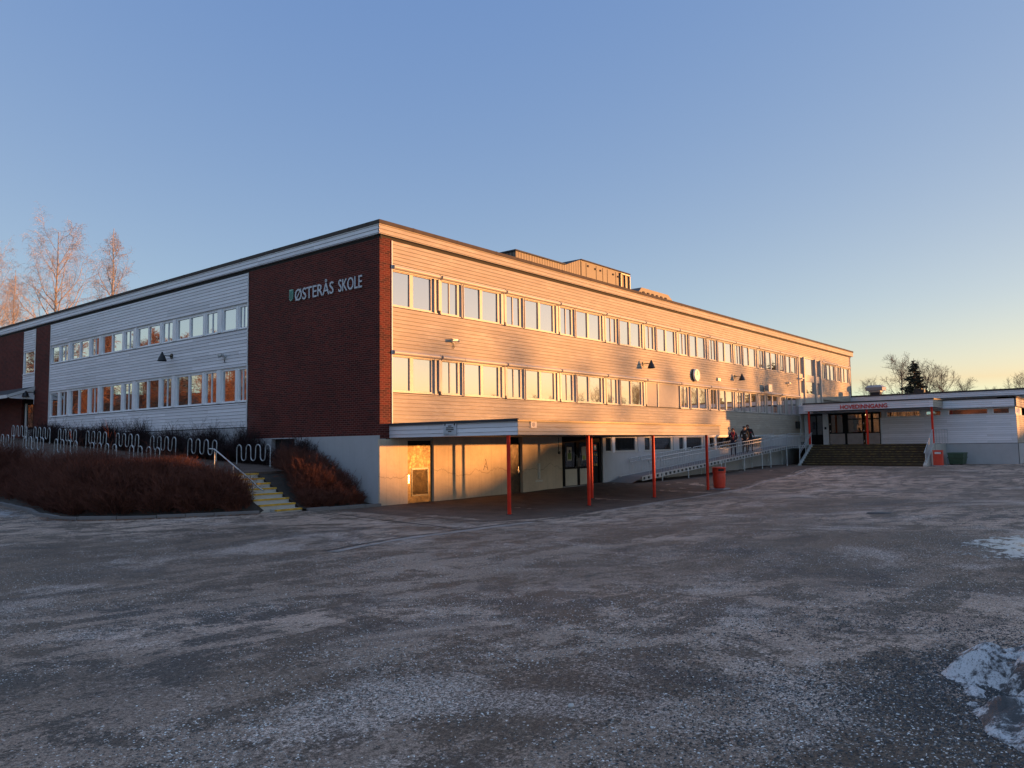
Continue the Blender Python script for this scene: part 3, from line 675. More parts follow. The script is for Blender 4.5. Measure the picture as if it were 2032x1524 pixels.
# graffiti letter and pale scrape on the concrete
ga = MB(fB)
for p, q in (((5.55, .5), (5.68, .95)), ((5.68, .95), (5.82, .5)), ((5.6, .66), (5.77, .66))): ga.tube([(p[0], .082, p[1]+.45+.12), (q[0], .082, (q[1]-.5)*.62+.5+.57-.0)], .008, 5)
ga.build('graffiti', simple('grey_graffiti', (.16, .12, .12), .8), SB)
ga = MB(fB); ga.tube([(9.3, .077, .55), (9.3, .077, 1.25)], .08, 10); ga.box(9.05, 9.6, .07, .084, .42, .5); ga.build('pale_mark', simple('bare_plaster', (.62, .58, .52), .9, 0, .1, 12), SB)
bt = MB(fB); bt.tube([(10.86, .08, 1.70), (10.86, .13, 1.70)], .07, 12); bt.box(10.84, 10.86, .08, .1, 1.75, 2.4); bt.build('switch_box', M['black'], SB)

# ---- lettering
def text_mesh(s, font_off=.006):
    cu = bpy.data.curves.new('t', 'FONT'); cu.body = s; cu.size = 1; cu.extrude = .012; cu.offset = font_off; cu.space_character = 1.0; cu.resolution_u = 4
    o = bpy.data.objects.new('t', cu); col.objects.link(o); dg = bpy.context.evaluated_depsgraph_get(); dg.update()
    me = bpy.data.meshes.new_from_object(o.evaluated_get(dg)); bpy.data.objects.remove(o); return me
def lettering(name, s, y_left, y_right, zb, zt, x, mt, parent, fo=.006):
    me = text_mesh(s, fo); co_ = np.array([v.co[:] for v in me.vertices]); u = co_[:, 0]; v = co_[:, 1]
    cap = text_mesh('E'); ce = np.array([q.co[:] for q in cap.vertices]); c0, c1 = ce[:, 1].min(), ce[:, 1].max()
    u = (u-u.min())/(u.max()-u.min()); v = (v-c0)/(c1-c0)
    new = np.stack([x-co_[:, 2]*1.0-.0, y_left+(y_right-y_left)*u, zb+(zt-zb)*v], 1)
    me.vertices.foreach_set('co', new.astype(np.float32).ravel()); me.materials.clear(); me.materials.append(mt); me.update()
    o = bpy.data.objects.new(name, me); col.objects.link(o); o.parent = parent; return o
lettering('name_lettering', 'ØSTERÅS', 5.10, 2.62, 8.03, 8.50, -.04, M['letter'], SB); lettering('name_lettering', 'SKOLE', 2.32, .94, 8.03, 8.50, -.04, M['letter'], SB)
sh = MB(fA); out = [(5.46, 8.57), (5.46, 8.22), (5.43, 8.10), (5.33, 8.02), (5.22, 8.10), (5.19, 8.22), (5.19, 8.57)]
def shield(k, d0, d1):
    k *= .88; c = (5.325, 8.30); pts = [((a-c[0])*k+c[0]+.03, (b-c[1])*k+c[1]) for a, b in out]; mbs = MB(fA)
    mbs.face([(a, d1, b) for a, b in pts]); mbs.face([(a, d0, b) for a, b in pts][::-1])
    for i in range(len(pts)):
        p, q = pts[i], pts[(i+1) % len(pts)]; mbs.face([(p[0], d0, p[1]), (q[0], d0, q[1]), (q[0], d1, q[1]), (p[0], d1, p[1])])
    return mbs
EM = shield(1, .02, .06).build('shield_emblem', simple('emblem_edge', (.20, .40, .33), .5), SB)
shield(.76, .055, .07).build('shield_field', M['green'], EM)

# ---- rooftop plant
RP = empty('rooftop_plant_room', (11.7, 3, 10.3), 'long ribbed metal plant room on the roof ending in a door-fronted box', 'plant room')
off = Vector((-11.7, -3, -10.3))
def rel(a, b, c): return (a-11.7, b-3, c-10.3)
pm = MB(rel); pm.box(11.7, 15.75, 3, 12, 10.33, 11.93); pm.face([(15.75, 3, 10.33), (17.55, 3, 10.33), (17.55, 3, 12.5), (16.0, 3, 11.93), (15.75, 3, 11.93)]); pm.box(15.75, 17.55, 3.02, 12, 10.33, 11.9)
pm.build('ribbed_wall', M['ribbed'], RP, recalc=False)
pm = MB(rel); pm.box(11.62, 16.0, 2.93, 12.1, 11.93, 12.0); pm.face([(16.0, 2.95, 11.96), (17.6, 2.95, 12.52), (17.6, 12, 12.52), (16.0, 12, 11.96)]); pm.build('roof', M['darkroof'], RP)
pm = MB(rel); pm.box(17.58, 22.85, 3, 9, 10.33, 12.48); U_ = pm.build('plant_unit', M['duct'], RP)
pm = MB(rel)
for x in (17.6, 18.1, 19.15, 19.85, 20.35, 21.3, 21.65): pm.box(x, x+.02, 2.985, 3.0, 10.4, 12.4)
for x, z in ((18.25, 12.2), (19.0, 12.15), (19.55, 12.15), (20.95, 12.15), (21.5, 12.1), (21.5, 11.4)): pm.box(x, x+.10, 2.95, 3.0, z, z+.1)
pm.build('panel_joint', M['cap'], U_)
pm = MB(rel); pm.box(17.55, 22.95, 2.93, 9, 12.48, 12.54); pm.build('lid', M['cap'], U_)
pm = MB(rel); pm.box(21.75, 21.82, 2.9, 2.98, 10.95, 12.40); pm.box(22.30, 22.36, 2.9, 2.98, 10.95, 12.4); pm.box(22.80, 22.86, 2.9, 2.98, 10.95, 12.4); pm.box(21.75, 22.86, 2.9, 2.98, 12.35, 12.42); pm.box(21.75, 22.86, 2.9, 2.98, 10.9, 10.97); pm.build('intake_frame', simple('pale_steel', (.42, .36, .28), .4, .3), U_)
pm = MB(rel); pm.tube([(18.75, 3, 11.0), (18.75, 2.96, 11.0)], .12, 12); pm.box(18.7, 18.8, 2.96, 3, 10.6, 10.75); pm.box(20.55, 20.63, 2.96, 3, 10.95, 11.1); pm.build('gauge', M['white'], U_)
R3_ = empty('rooftop_duct', (24, 3, 10.3), 'low metal duct casing with sloping end further along the roof', 'roof duct')
pm = MB(lambda a, b, c: (a-24, b-3, c-10.3)); pm.face([(23.9, 3, 10.33), (28.9, 3, 10.33), (28.9, 3, 11.4), (27.9, 3, 11.92), (24.4, 3, 11.92), (23.9, 3, 11.5)]); pm.face([(23.9, 6, 10.33), (28.9, 6, 10.33), (28.9, 6, 11.4), (27.9, 6, 11.92), (24.4, 6, 11.92), (23.9, 6, 11.5)])
pm.face([(23.9, 3, 10.33), (23.9, 6, 10.33), (23.9, 6, 11.5), (23.9, 3, 11.5)]); pm.face([(28.9, 3, 10.33), (28.9, 6, 10.33), (28.9, 6, 11.4), (28.9, 3, 11.4)]); pm.face([(27.9, 3, 11.92), (27.9, 6, 11.92), (28.9, 6, 11.4), (28.9, 3, 11.4)]); pm.face([(24.4, 3, 11.92), (27.9, 3, 11.92), (27.9, 6, 11.92), (24.4, 6, 11.92)]); pm.face([(24.4, 3, 11.92), (24.4, 6, 11.92), (23.9, 6, 11.5), (23.9, 3, 11.5)])
pm.build('duct_casing', M['duct'], R3_)
pm = MB(lambda a, b, c: (a-24, b-3, c-10.3))
for k in range(6): pm.box(24.5+k*.58, 24.72+k*.58, 2.95, 3.0, 11.55, 11.68)
pm.build('bracket', M['cap'], R3_)
for k, (x, l_) in enumerate(((31, 4.5), (37.2, 1.0), (40.5, .6))):
    mb = MB(); mb.box(0, l_, 0, 1, 0, .62); mb.box(.1, l_-.1, .1, .9, .62, .70)
    tag(mb.build('roof_hatch', M['cap'], loc=(x, 2.2, 10.34)), ('long low', 'small middle', 'smallest, farthest')[k]+' dark roof hatch behind the long roof edge', 'roof hatch', 'roof hatches along the long roof')

# ============================================================ front canopy
CN = empty('front_canopy', (8, -3, 0), 'flat boarded canopy on red posts along the ground floor', 'canopy')
def c0(s, d, z): return (s-8, -d+3, z)
def cl(s, d, z): return (.47-d-8, s+3, z)
mb = MB(c0); siding(mb, .47, 15.4, 2.41, 2.84, 6.0); mb.build('front_fascia', [M['siding_sunlit'], M['groove']], CN)
mb = MB(cl); siding(mb, -6.0, .0, 2.41, 2.84, 0.0); mb.build('side_fascia', [M['siding'], M['groove']], CN)
mb = MB(lambda s, d, z: (15.4+d-8, s+3, z)); siding(mb, -6.0, .0, 2.41, 2.84, 0.0); mb.build('side_fascia', [M['siding'], M['groove']], CN)
mb = MB(c0); mb.box(.49, 15.38, .03, 5.98, 2.43, 2.80); mb.build('soffit', M['soffit'], CN)
mb = MB(c0); mb.box(.41, 15.46, .03, 6.06, 2.842, 2.885)
mb.build('roof_flashing', M['copper'], CN)
mb = MB(c0); mb.box(.40, .47, .03, 6.05, 2.845, 2.93); mb.box(.47, 15.3, .2, 5.9, 2.885, 2.90); mb.build('roof_felt', M['darkroof'], CN)
for (x, y) in ((.55, -5.55), (5.08, -5.58), (9.85, -5.6), (14.85, -5.6), (7.68, -3.98)):
    g0 = gz(x, y); mb = MB(c0); mb.tube([(x, -y, g0-.05), (x, -y, 2.42)], .064, 14)
    p = mb.build('post', M['red'], CN); mb = MB(c0); mb.tube([(x, -y, g0-.03), (x, -y, g0+.022)], .12, 12); mb.build('base_plate', M['cap'], p)
    if x > 1:
        mb = MB(c0); mb.tube([(x+.075, -y-.02, g0), (x+.075, -y-.02, g0+.62)], .03, 8); mb.build('conduit', M['red'], p)
# canopy notices
mb = MB(lambda s, d, z: (.44-d-8, s+3, z)); mb.box(-3.38, -2.78, 0, .02, 2.46, 2.90); nb = mb.build('notice_board', simple('notice_plate', (.50, .52, .56), .5), CN)
mb = MB(lambda s, d, z: (.418-d-8, s+3, z)); zz = 2.76
for wd in (.16, .34, .36, .16): mb.box(-3.08-wd/2, -3.08+wd/2, 0, .004, zz-.016, zz+.016); zz -= .062
mb.box(-3.05, -2.82, 0, .004, 2.485, 2.495)
for s_ in (-3.30, -2.86): mb.face([(s_-.03, .004, 2.86), (s_+.03, .004, 2.83), (s_+.03, .004, 2.79), (s_, .004, 2.76), (s_-.03, .004, 2.80)])
mb.build('writing', M['black'], nb)
mb = MB(c0); mb.box(1.10, 1.42, 6.02, 6.04, 2.63, 2.85); nb2 = mb.build('notice_board', simple('notice_pale', (.55, .50, .45), .5), CN)
mb = MB(c0); mb.tube([(1.26, 6.04, 2.74), (1.26, 6.047, 2.74)], .07, 14); mb.build('writing', simple('faded_print', (.40, .33, .29), .6), nb2)

# ============================================================ entrance wing
EW = empty('entrance_wing', (51, -7, 0), 'low boarded entrance wing with glazed doors and strip windows behind the wide steps', 'building')
def wl(s, d, z): return (44.5-d-51, s+7, z)            # faces the yard (towards -x)
def ws(s, d, z): return (s-51, -14.35-d+7, z)          # far end face (towards -y)
mb = MB(wl); siding(mb, -14.35, -5.75, 1.75, 3.70, 0); siding(mb, -14.35, .0, 4.24, 4.80, .45)
mb.build('siding', [M['siding'], M['groove']], EW)
mb = MB(ws); siding(mb, 44.5, 57.8, 1.75, 3.70, 0); siding(mb, 44.05, 57.8, 4.24, 4.80, .1); mb.build('siding', [M['siding_sunlit'], M['groove']], EW)
mb = MB(wl); mb.box(-14.4, .0, -1, .50, 4.80, 4.92); mb.build('roof_flashing', M['cap'], EW)
mb = MB(ws); mb.box(44.0, 57.8, -1, .15, 4.80, 4.921); mb.box(44.3, 57.8, -14.3, -.2, 4.78, 4.86); mb.build('roof_flashing', M['cap'], EW)
mb = MB(wl); mb.box(-14.37, -5.75, -.3, .02, -.3, 1.72); mb.build('plinth', M['render'], EW)
mb = MB(ws); mb.box(44.481, 57.8, -.3, .02, -.3, 1.72); mb.build('plinth', M['render'], EW)
mb = MB(wl); mb.box(-14.3, -.05, -12.5, -3.5, 0, 4.78); mb.box(-14.3, -5.8, -3.5, -.3, 0, 3.7); mb.build('inner_wall', M['dark'], EW)
mb = MB(wl); mb.box(-5.76, -5.66, -.1, .04, 1.77, 3.74); mb.box(-14.36, -5.75, -.1, .03, 3.70, 3.76); mb.box(-14.36, -.4, -.1, .03, 4.19, 4.24)
for a, b in ((-6.08, -5.75), (-8.72, -8.42), (-10.23, -9.78), (-12.98, -12.7), (-14.34, -13.99)): mb.box(a, b, -.1, .01, 3.76, 4.19)
mb.build('trim', M['trim'], EW)
for a, b, gl in ((-8.42, -6.08, 'glassent'), (-9.78, -8.72, 'glassA'), (-12.7, -10.23, 'glassA'), (-13.99, -12.98, 'glassA')):
    window(wl, a, b, 3.77, 4.18, -.03, [(a+.05, b-.05)], EW, M[gl], sill=False, fw=.045)
for k in range(4): window(ws, 44.75+k*.62, 45.2+k*.62, 3.77, 4.18, -.03, [(44.8+k*.62, 45.15+k*.62)], EW, M['glassA'], sill=False)
mb = MB(ws); mb.box(44.5, 57.8, -.12, -.05, 3.70, 4.24); mb.build('backing_wall', M['trim'], EW)
cu = MB(wl); y = -8.4; ph = 0
M['warmcurtain'] = simple('warm_curtain', (.45, .28, .14), .9, 0, .5, 5)
while y < -6.1:
    y2 = y+.05; cu.face([(y, -.25+.03*math.sin(ph), 3.7), (y2, -.25+.03*math.sin(ph+1), 3.7), (y2, -.25+.03*math.sin(ph+1), 4.2), (y, -.25+.03*math.sin(ph), 4.2)]); y = y2; ph += 1
cu.build('curtain', M['warmcurtain'], EW, recalc=False)
# glazed doors
df = MB(wl)
df.box(-5.66, -1.9, -.02, .06, 4.05, 4.19); df.box(-5.66, -.05, -.1, .03, 4.10, 4.19)
for a, b in ((-2.06, -1.92), (-3.32, -2.94), (-4.46, -4.36), (-5.16, -5.0), (-5.66, -5.58), (-4.80, -4.66)): df.box(a, b, -.05, .07, 1.77, 4.05)
df.box(-5.6, -3.3, -.05, .05, 3.66, 3.74); df.box(-5.6, -2.0, -.05, .05, 2.58, 2.68)
EDF = df.build('door_frame', M['blackframe'], EW)
for a, b in ((-2.94, -2.06), (-4.36, -3.32), (-5.0, -4.66), (-5.58, -5.16)):
    g = MB(wl); g.box(a, b, -.01, 0, 2.66, 4.05); g.build('pane', M['glassent'], EDF)
for a, b in ((-3.08, -1.95), (-4.40, -3.26), (-5.6, -4.6)):
    g = MB(wl); g.box(a, b, .03, .075, 1.79, 2.60); g.build('kick_plate', M.setdefault('kick', simple('pinkish_grey_panel', (.34, .29, .27), .5, 0, .15, 2)), EDF)
for y in (-2.0, -4.5):
    for z in (1.95, 2.75, 3.3): g = MB(wl); g.box(y-.03, y+.03, .07, .12, z, z+.10); g.build('hinge', M['steel'], EDF)
mb = MB(wl); mb.box(-1.88, -1.45, -.1, .10, 1.77, 4.15); mb.box(-.28, -.02, -.1, .10, 1.2, 4.15); mb.build('pillar', M['trim'], EW)
mb = MB(wl); mb.box(-1.73, -1.58, .10, .15, 2.95, 3.15); mb.build('entry_phone', M['black'], EW)
dk = MB(wl); dk.box(-1.45, -.28, -.35, -.28, 1.77, 4.1); dk.box(-1.40, -1.32, -.28, -.2, 1.77, 4.1); dk.box(-.9, -.82, -.28, -.2, 1.77, 4.1); dk.box(-1.45, -.28, -.28, -.2, 1.77, 2.55); SDK = dk.build('dark_side_door', M['blackframe'], EW)
g = MB(wl); g.box(-1.32, -.3, -.26, -.25, 2.55, 4.05); g.build('pane', glassmat('blue_dark_glass', .12, (.006, .012, .035)), SDK)
# lit lobby behind the glazing: back wall, floor, ceiling, curtains, lamp
lb = MB(wl); lb.box(-5.7, -1.5, -3.3, -3.2, 1.7, 4.3); lb.box(-5.7, -1.5, -3.3, -.12, 4.21, 4.3); lb.box(-5.76, -5.68, -3.3, -.12, 1.7, 4.3); lb.box(-1.5, -1.42, -3.3, -.36, 1.7, 4.3); lb.build('lobby_wall', simple('lobby_plaster', (.36, .25, .16), .8), EW)
cu = MB(wl); y = -4.3; ph = 0
while y < -3.35:
    y2 = y+.04; cu.face([(y, -1.2+.06*math.sin(ph), 1.8), (y2, -1.2+.06*math.sin(ph+.9), 1.8), (y2, -1.2+.06*math.sin(ph+.9), 4.15), (y, -1.2+.06*math.sin(ph), 4.15)]); y = y2; ph += .9
cu.build('curtain', M['warmcurtain'], EW, recalc=False)
ch = MB(wl)
for y in (-3.72, -4.22): ch.tube([(y, -.8, 2.75), (y, -.8, 2.86)], [.17, .12], 12); ch.box(y-.2, y+.2, -.95, -.6, 2.45, 2.75)
ch.build('red_chair', M['red'], EW)
M['lampglow'] = NT('lobby_lamp').m
s_ = NT('lobby_lamp_glow'); em = s_.n('Emission'); em.inputs[0].default_value = (1, .62, .25, 1); em.inputs[1].default_value = 1.6; s_.t.links.new(em.outputs[0], s_.out.inputs[0]); M['lampglow'] = s_.m
lm = MB(wl); lm.tube([(-3.9, -1.9, 4.02), (-3.9, -1.9, 4.18)], .28, 16); lm.tube([(-7.2, -1.2, 3.9), (-7.2, -1.2, 4.1)], .2, 16); lm.build('ceiling_lamp', M['lampglow'], EW)

# link roof between the canopy and the long facade
lk = MB(); 
# ============================================================ main hall behind
HB = empty('gym_hall', (72, -12, 0), 'taller flat-roofed hall behind the entrance wing with a long pale fascia', 'building')
def wh(s, d, z): return (57.8-d-72, s+12, z)
def wh2(s, d, z): return (s-72, -36-d+12, z)
mb = MB(wh); siding(mb, -17.2, 2, 5.62, 6.04, .45); siding(mb, -17, -14.5, 1.5, 5.0, 0); siding(mb, -17, 2, 5.0, 5.60, -.6); mb.build('siding', [M['siding'], M['groove']], HB)
mb = MB(wh); mb.box(-17.25, 2, -1, .50, 6.04, 6.18); mb.build('roof_flashing', M['cap'], HB)
mb = MB(); mb.box(57.9-72, 84-72, -5.0, 14, -.3, 6.02); mb.box(57.4-72, 84.2-72, -5.2, 14.2, 6.0, 6.06); mb.build('wall', M['siding'], HB)

# ============================================================ entrance canopy
EC = empty('entrance_canopy', (42.6, -5.5, 1.8), 'flat entrance canopy with red lettering on red posts above the wide steps', 'canopy')
def ce(s, d, z): return (41-d-42.6, s+5.5, z-1.8)
mb = MB(ce); siding(mb, -9.98, -1.17, 4.30, 4.80, 0); mb.build('front_fascia', [M['siding'], M['groove']], EC)
mb = MB(lambda s, d, z: (s-42.6, -9.98-d+5.5, z-1.8)); siding(mb, 41, 44.04, 4.30, 4.80, 0); mb.build('side_fascia', [M['siding_sunlit'], M['groove']], EC)
mb = MB(lambda s, d, z: (s-42.6, -1.17+d+5.5, z-1.8)); siding(mb, 41, 43.9, 4.30, 4.80, 0); mb.build('side_fascia', [M['siding'], M['groove']], EC)
mb = MB(ce); mb.box(-9.96, -1.19, -2.9, -.03, 4.32, 4.78); mb.build('soffit', M['soffit'], EC)
mb = MB(ce); mb.box(-10.03, -1.12, -2.9, .05, 4.80, 4.90); mb.build('roof_flashing', M['cap'], EC)
mb = MB(lambda s, d, z: (s-42.6, -10.03-d+5.5, z-1.8)); mb.box(41.02, 44.0, .0, .012, 4.805, 4.895); mb.build('roof_flashing', M['copper'], EC)
for y in (-1.46, -5.59, -9.82):
    mb = MB(ce); mb.tube([(y, -.25, 1.74), (y, -.25, 4.32)], .075, 14); mb.build('post', M['red'], EC)
LT = lettering('entrance_lettering', 'HOVEDINNGANG', -3.85, -7.07, 4.37, 4.66, 40.95, M['redletter'], EC, .02)
LT.matrix_parent_inverse = Matrix.Translation((-42.6, 5.5, -1.8))
# link roof
LR = MB(lambda a, b, c: (a-43.6, b+.6, c-4.5)); LR.box(43.2, 44.4, -1.1, -.03, 4.2, 4.75); LR.box(43.15, 44.4, -1.1, -.03, 4.75, 4.86)
tag(LR.build('link_roof', [M['siding']], loc=(43.6, -.6, 4.5)), 'small boarded link roof joining entrance canopy to the long facade', 'roof')

# ============================================================ entrance steps
ES = empty('entrance_steps', (40, -5.7, .3), 'wide dark entrance staircase with worn yellow edges below the red-lettered canopy', 'stairs')
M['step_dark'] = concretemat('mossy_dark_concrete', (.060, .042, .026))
def edge_mat():
    s = NT('worn_yellow_edge'); n1 = s.noise(s.scl(s.P, (1, 2.5, 6)), 1.6, 6, .7)
    c = s.mix(s.ramp(n1, [(.45, 0.), (.6, 1.)]), (.05, .045, .035), (.20, .155, .05)); return s.fin(c, .85)
M['wornyellow'] = edge_mat()
def cs(s, d, z): return (s-40, d+5.7, z-.3)
NS = 9; x_0 = 38.4; tr_ = .31; z_0 = .31; rs = (1.77-z_0)/NS
mb = MB(cs); me_ = MB(cs)
for i in range(NS):
    xa = x_0+i*tr_; mb.box(xa, 44.4 if i == NS-1 else 41.5, -9.7, -1.75, z_0+i*rs-(.3 if i == 0 else 0), z_0+(i+1)*rs-.03)
    mb.box(xa-.0, 44.4 if i == NS-1 else xa+.5, -9.7, -1.75, z_0+(i+1)*rs-.029, z_0+(i+1)*rs)
    me_.box(xa-.012, xa+.075, -9.68, -1.77, z_0+(i+1)*rs-.045, z_0+(i+1)*rs+.003)
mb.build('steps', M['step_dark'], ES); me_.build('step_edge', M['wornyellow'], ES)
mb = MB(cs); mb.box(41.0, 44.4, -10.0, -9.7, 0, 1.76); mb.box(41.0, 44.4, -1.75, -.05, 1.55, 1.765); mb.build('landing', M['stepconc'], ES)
for y0, y1 in ((-9.92, -9.71), (-1.74, -1.52)):
    mb = MB(cs)
    for a in (0,):
        p = [(38.3, .2), (38.3, .38), (41.0, 1.80), (41.3, 1.80), (41.3, .2)]
        mb.face([(q[0], y0, q[1]) for q in p]); mb.face([(q[0], y1, q[1]) for q in p][::-1])
        for i in range(5): q, r = p[i], p[(i+1) % 5]; mb.face([(q[0], y0, q[1]), (r[0], y0, r[1]), (r[0], y1, r[1]), (q[0], y1, q[1])])
    mb.build('stair_cheek', M['stepconc'], ES)
# railings (right one solid-looking with landing rail, left one open)
RL = empty('stair_railing', (39.5, -1.63, .3), 'open steel railing on the left side of the entrance steps', 'railing')
f = lambda a, b, c: (a-39.5, b+1.63, c-.3)
mb = MB(f); Y = -1.63
mb.tube([(38.35, Y, 1.28), (41.0, Y, 2.66), (41.25, Y, 2.68)], .024, 8); mb.tube([(38.42, Y-.0, 1.12), (40.95, Y, 2.50)], .02, 8); mb.build('handrail', M['galv'], RL)
mb = MB(f); mb.tube([(38.5, Y, .50), (41.0, Y, 1.86)], .022, 8)
for x, z in ((38.4, 1.3), (39.7, 1.95), (41.05, 2.67)): mb.tube([(x, Y, z-1.0), (x, Y, z)], .024, 8)
mb.build('post', M['galv'], RL)
RR_ = empty('stair_railing', (39.5, -9.82, .3), 'steel railing on the right side of the entrance steps, running onto the landing', 'railing')
f = lambda a, b, c: (a-39.5, b+9.82, c-.3); Y = -9.82
mb = MB(f); mb.tube([(38.3, Y, 1.18), (38.45, Y, 1.28), (41.0, Y, 2.70), (41.3, Y, 2.76), (41.7, Y-.15, 2.77), (44.2, Y-.35, 2.77)], .026, 8); mb.build('handrail', M['galv'], RR_)
mb = MB(f)
for x, z in ((38.6, 1.35), (39.8, 2.02), (41.05, 2.72)): mb.tube([(x, Y, z-.95), (x, Y, z)], .024, 8)
for k in range(5): mb.tube([(41.5+k*.67, Y-.15-.05*k, 1.72), (41.5+k*.67, Y-.15-.05*k, 2.77)], .018, 8)
mb.build('post', M['galv'], RR_)
mb = MB(f); mb.face([(38.65, Y, .55), (41.0, Y, 1.85), (41.0, Y, 2.55), (38.65, Y, 1.25)]); mb.face([(38.65, Y-.006, .55), (41.0, Y-.006, 1.85), (41.0, Y-.006, 2.55), (38.65, Y-.006, 1.25)]); mb.build('infill_panel', M['galv'], RR_)

# ============================================================ access ramp
RP2 = empty('access_ramp', (28, -.85, .3), 'long galvanised steel access ramp with double handrails along the long facade', 'ramp')
f = lambda a, b, c: (a-28, b+.85, c-.3)
def deck(x): return min(.42+.066*(x-16.6), 1.76)
YO, YI = -1.50, -.18
mb = MB(f); xs = [16.3, 22, 28, 33, 36.9, 41.2]
for a, b in zip(xs[:-1], xs[1:]):
    n = 6
    for i in range(n):
        p, q = a+(b-a)*i/n, a+(b-a)*(i+1)/n
        mb.face([(p, YO, deck(p)), (q, YO, deck(q)), (q, YI, deck(q)), (p, YI, deck(p))]); mb.face([(p, YO, deck(p)-.03), (q, YO, deck(q)-.03), (q, YI, deck(q)-.03), (p, YI, deck(p)-.03)])
mb.face([(15.0, YO, gz(15, -1.5)+.02), (16.3, YO, deck(16.3)), (16.3, YI, deck(16.3)), (15.0, YI, gz(15, -.3)+.02)])
M['grate'] = simple('ramp_deck', (.16, .17, .19), .6, .3, .2, 20)
mb.build('deck', M['grate'], RP2)
for yy in (YO, YI):
    mb = MB(f); x = 16.0
    while x < 41.0:
        x2 = x+.46; za, zb = deck(x), deck(x2); zt_ = .02
        for a, b, c, d_ in ((x, x2, .035, -.02), (x, x2, -.19, -.15), (x, x+.10, -.15, -.02), (x+.34, x2, -.15, -.02)):
            A_ = deck(a); B_ = deck(b)
            for o_ in (-.02, .02):
                mb.face([(a, yy+o_, A_+min(c, d_)), (b, yy+o_, B_+min(c, d_)), (b, yy+o_, B_+max(c, d_)), (a, yy+o_, A_+max(c, d_))])
            mb.face([(a, yy-.02, A_+max(c, d_)), (b, yy-.02, B_+max(c, d_)), (b, yy+.02, B_+max(c, d_)), (a, yy+.02, A_+max(c, d_))])
        mb.face([(x+.10, yy+.021, za-.15), (x+.34, yy+.021, zb-.15), (x+.34, yy+.021, zb-.02), (x+.10, yy+.021, za-.02)], 1)
        x = x2
    mb.build('stringer', [M['galv'], M['dark']], RP2, recalc=False)
for x in (18.1, 21.1, 25.4, 25.9, 28.8, 31.7, 33.2, 36.2, 38.8):
    for yy in (YO, YI):
        mb = MB(f); mb.tube([(x, yy, gz(x, yy)-.03), (x, yy, deck(x)-.02)], .035, 8); mb.build('leg', M['galv'], RP2)
def loop_rail(x0, x1, yy, h1=.86, h2=.66):
    """flat loop joined at both ends"""
    r = (h1-h2)/2; pts = []
    def Z(x, h): return deck(x)+h
    for k in range(9): a = PI/2+PI*k/8; pts.append((x0+r+r*math.cos(a), yy, Z(x0, (h1+h2)/2)+r*math.sin(a)))
    n = max(2, int((x1-x0)/1.0))
    for k in range(1, n): x = x0+r+(x1-x0-2*r)*k/n; pts.append((x, yy, Z(x, h2)))
    for k in range(9): a = -PI/2+PI*k/8; pts.append((x1-r+r*math.cos(a), yy, Z(x1, (h1+h2)/2)+r*math.sin(a)))
    for k in range(1, n): x = x1-r-(x1-x0-2*r)*k/n; pts.append((x, yy, Z(x, h1)))
    mb = MB(f); mb.tube(pts, .021, 8, closed=True); mb.build('handrail', M['galv'], RP2)
    mb = MB(f); x = x0+.12
    while x < x1-.05: mb.tube([(x, yy+.035, deck(x)-.0), (x, yy+.035, deck(x)+h1-.03)], .011, 5, cap=False); x += .30
    mb.build('baluster', M['galv'], RP2)
for a, b in ((16.7, 17.75), (17.95, 25.0), (25.2, 33.2), (33.35, 36.3), (36.5, 41.0)): loop_rail(a, b, YO)
for a, b in ((17.0, 18.05), (18.2, 24.2), (24.4, 26.0), (26.2, 37.4)): loop_rail(a, b, YI)

# ============================================================ bins
def barrel(loc, label):
    e = empty('litter_bin', loc, label, 'litter bin')
    mb = MB(); mb.lathe([(0, .04), (.235, .04), (.26, .10), (.275, .25), (.29, .5), (.29, .74), (.285, .76)], n=28); mb.lathe([(.25, .10), (.285, .12), (.27, .15)], n=28)
    mb.build('body', M['redbin'], e)
    mb = MB(); mb.lathe([(.29, .745), (.31, .76), (.31, .80), (.30, .97), (.32, .985), (.325, 1.0), (.30, 1.02), (0, 1.04)], n=28); mb.build('lid', M['redbin'], e)
    mb = MB(); a0 = math.atan2(-21.6-loc[1], -19-loc[0])+.35
    for k in range(6):
        a, b = a0-.45+k*.15, a0-.45+(k+1)*.15; mb.face([(.312*math.cos(a), .312*math.sin(a), .84), (.312*math.cos(b), .312*math.sin(b), .84), (.308*math.cos(b), .308*math.sin(b), .94), (.308*math.cos(a), .308*math.sin(a), .94)])
    mb.build('opening', M['dark'], e, recalc=False)
    mb = MB(); mb.box(-.36, .36, -.36, .36, -.05, .04); mb.build('base_slab', M['conc'], e); return e
barrel((15.75, -5.75, gz(15.75, -5.75)+.01), 'red barrel litter bin beside the last front canopy post')
e = empty('litter_bin', (39.6, -10.38, gz(39.6, -10.38)), 'square red litter bin at the right foot of the entrance steps', 'litter bin')
mb = MB(); mb.prism([(-.24, -.27), (.24, -.27), (.24, .27), (-.24, .27)], .05, 1.02); mb.build('body', M['redbin'], e, bevel=.05)
mb = MB(); mb.box(-.262, -.245, -.22, .15, .80, .93); mb.build('slot_plate', M['white'], e); mb = MB(); mb.box(-.262, -.245, -.27, -.221, .82, .91); mb.build('slot', M['dark'], e)
mb = MB(); mb.box(-.26, .26, -.29, .29, 1.0, 1.05); mb.build('lid', M['redbin'], e, bevel=.02); mb = MB(); mb.box(-.4, .4, -.4, .4, -.1, .05); mb.build('base_slab', M['conc'], e)
e = empty('grit_container', (42.9, -10.95, gz(42.9, -10.95)), 'dark green plastic grit container against the wing wall beside the steps', 'container', rz=.0)
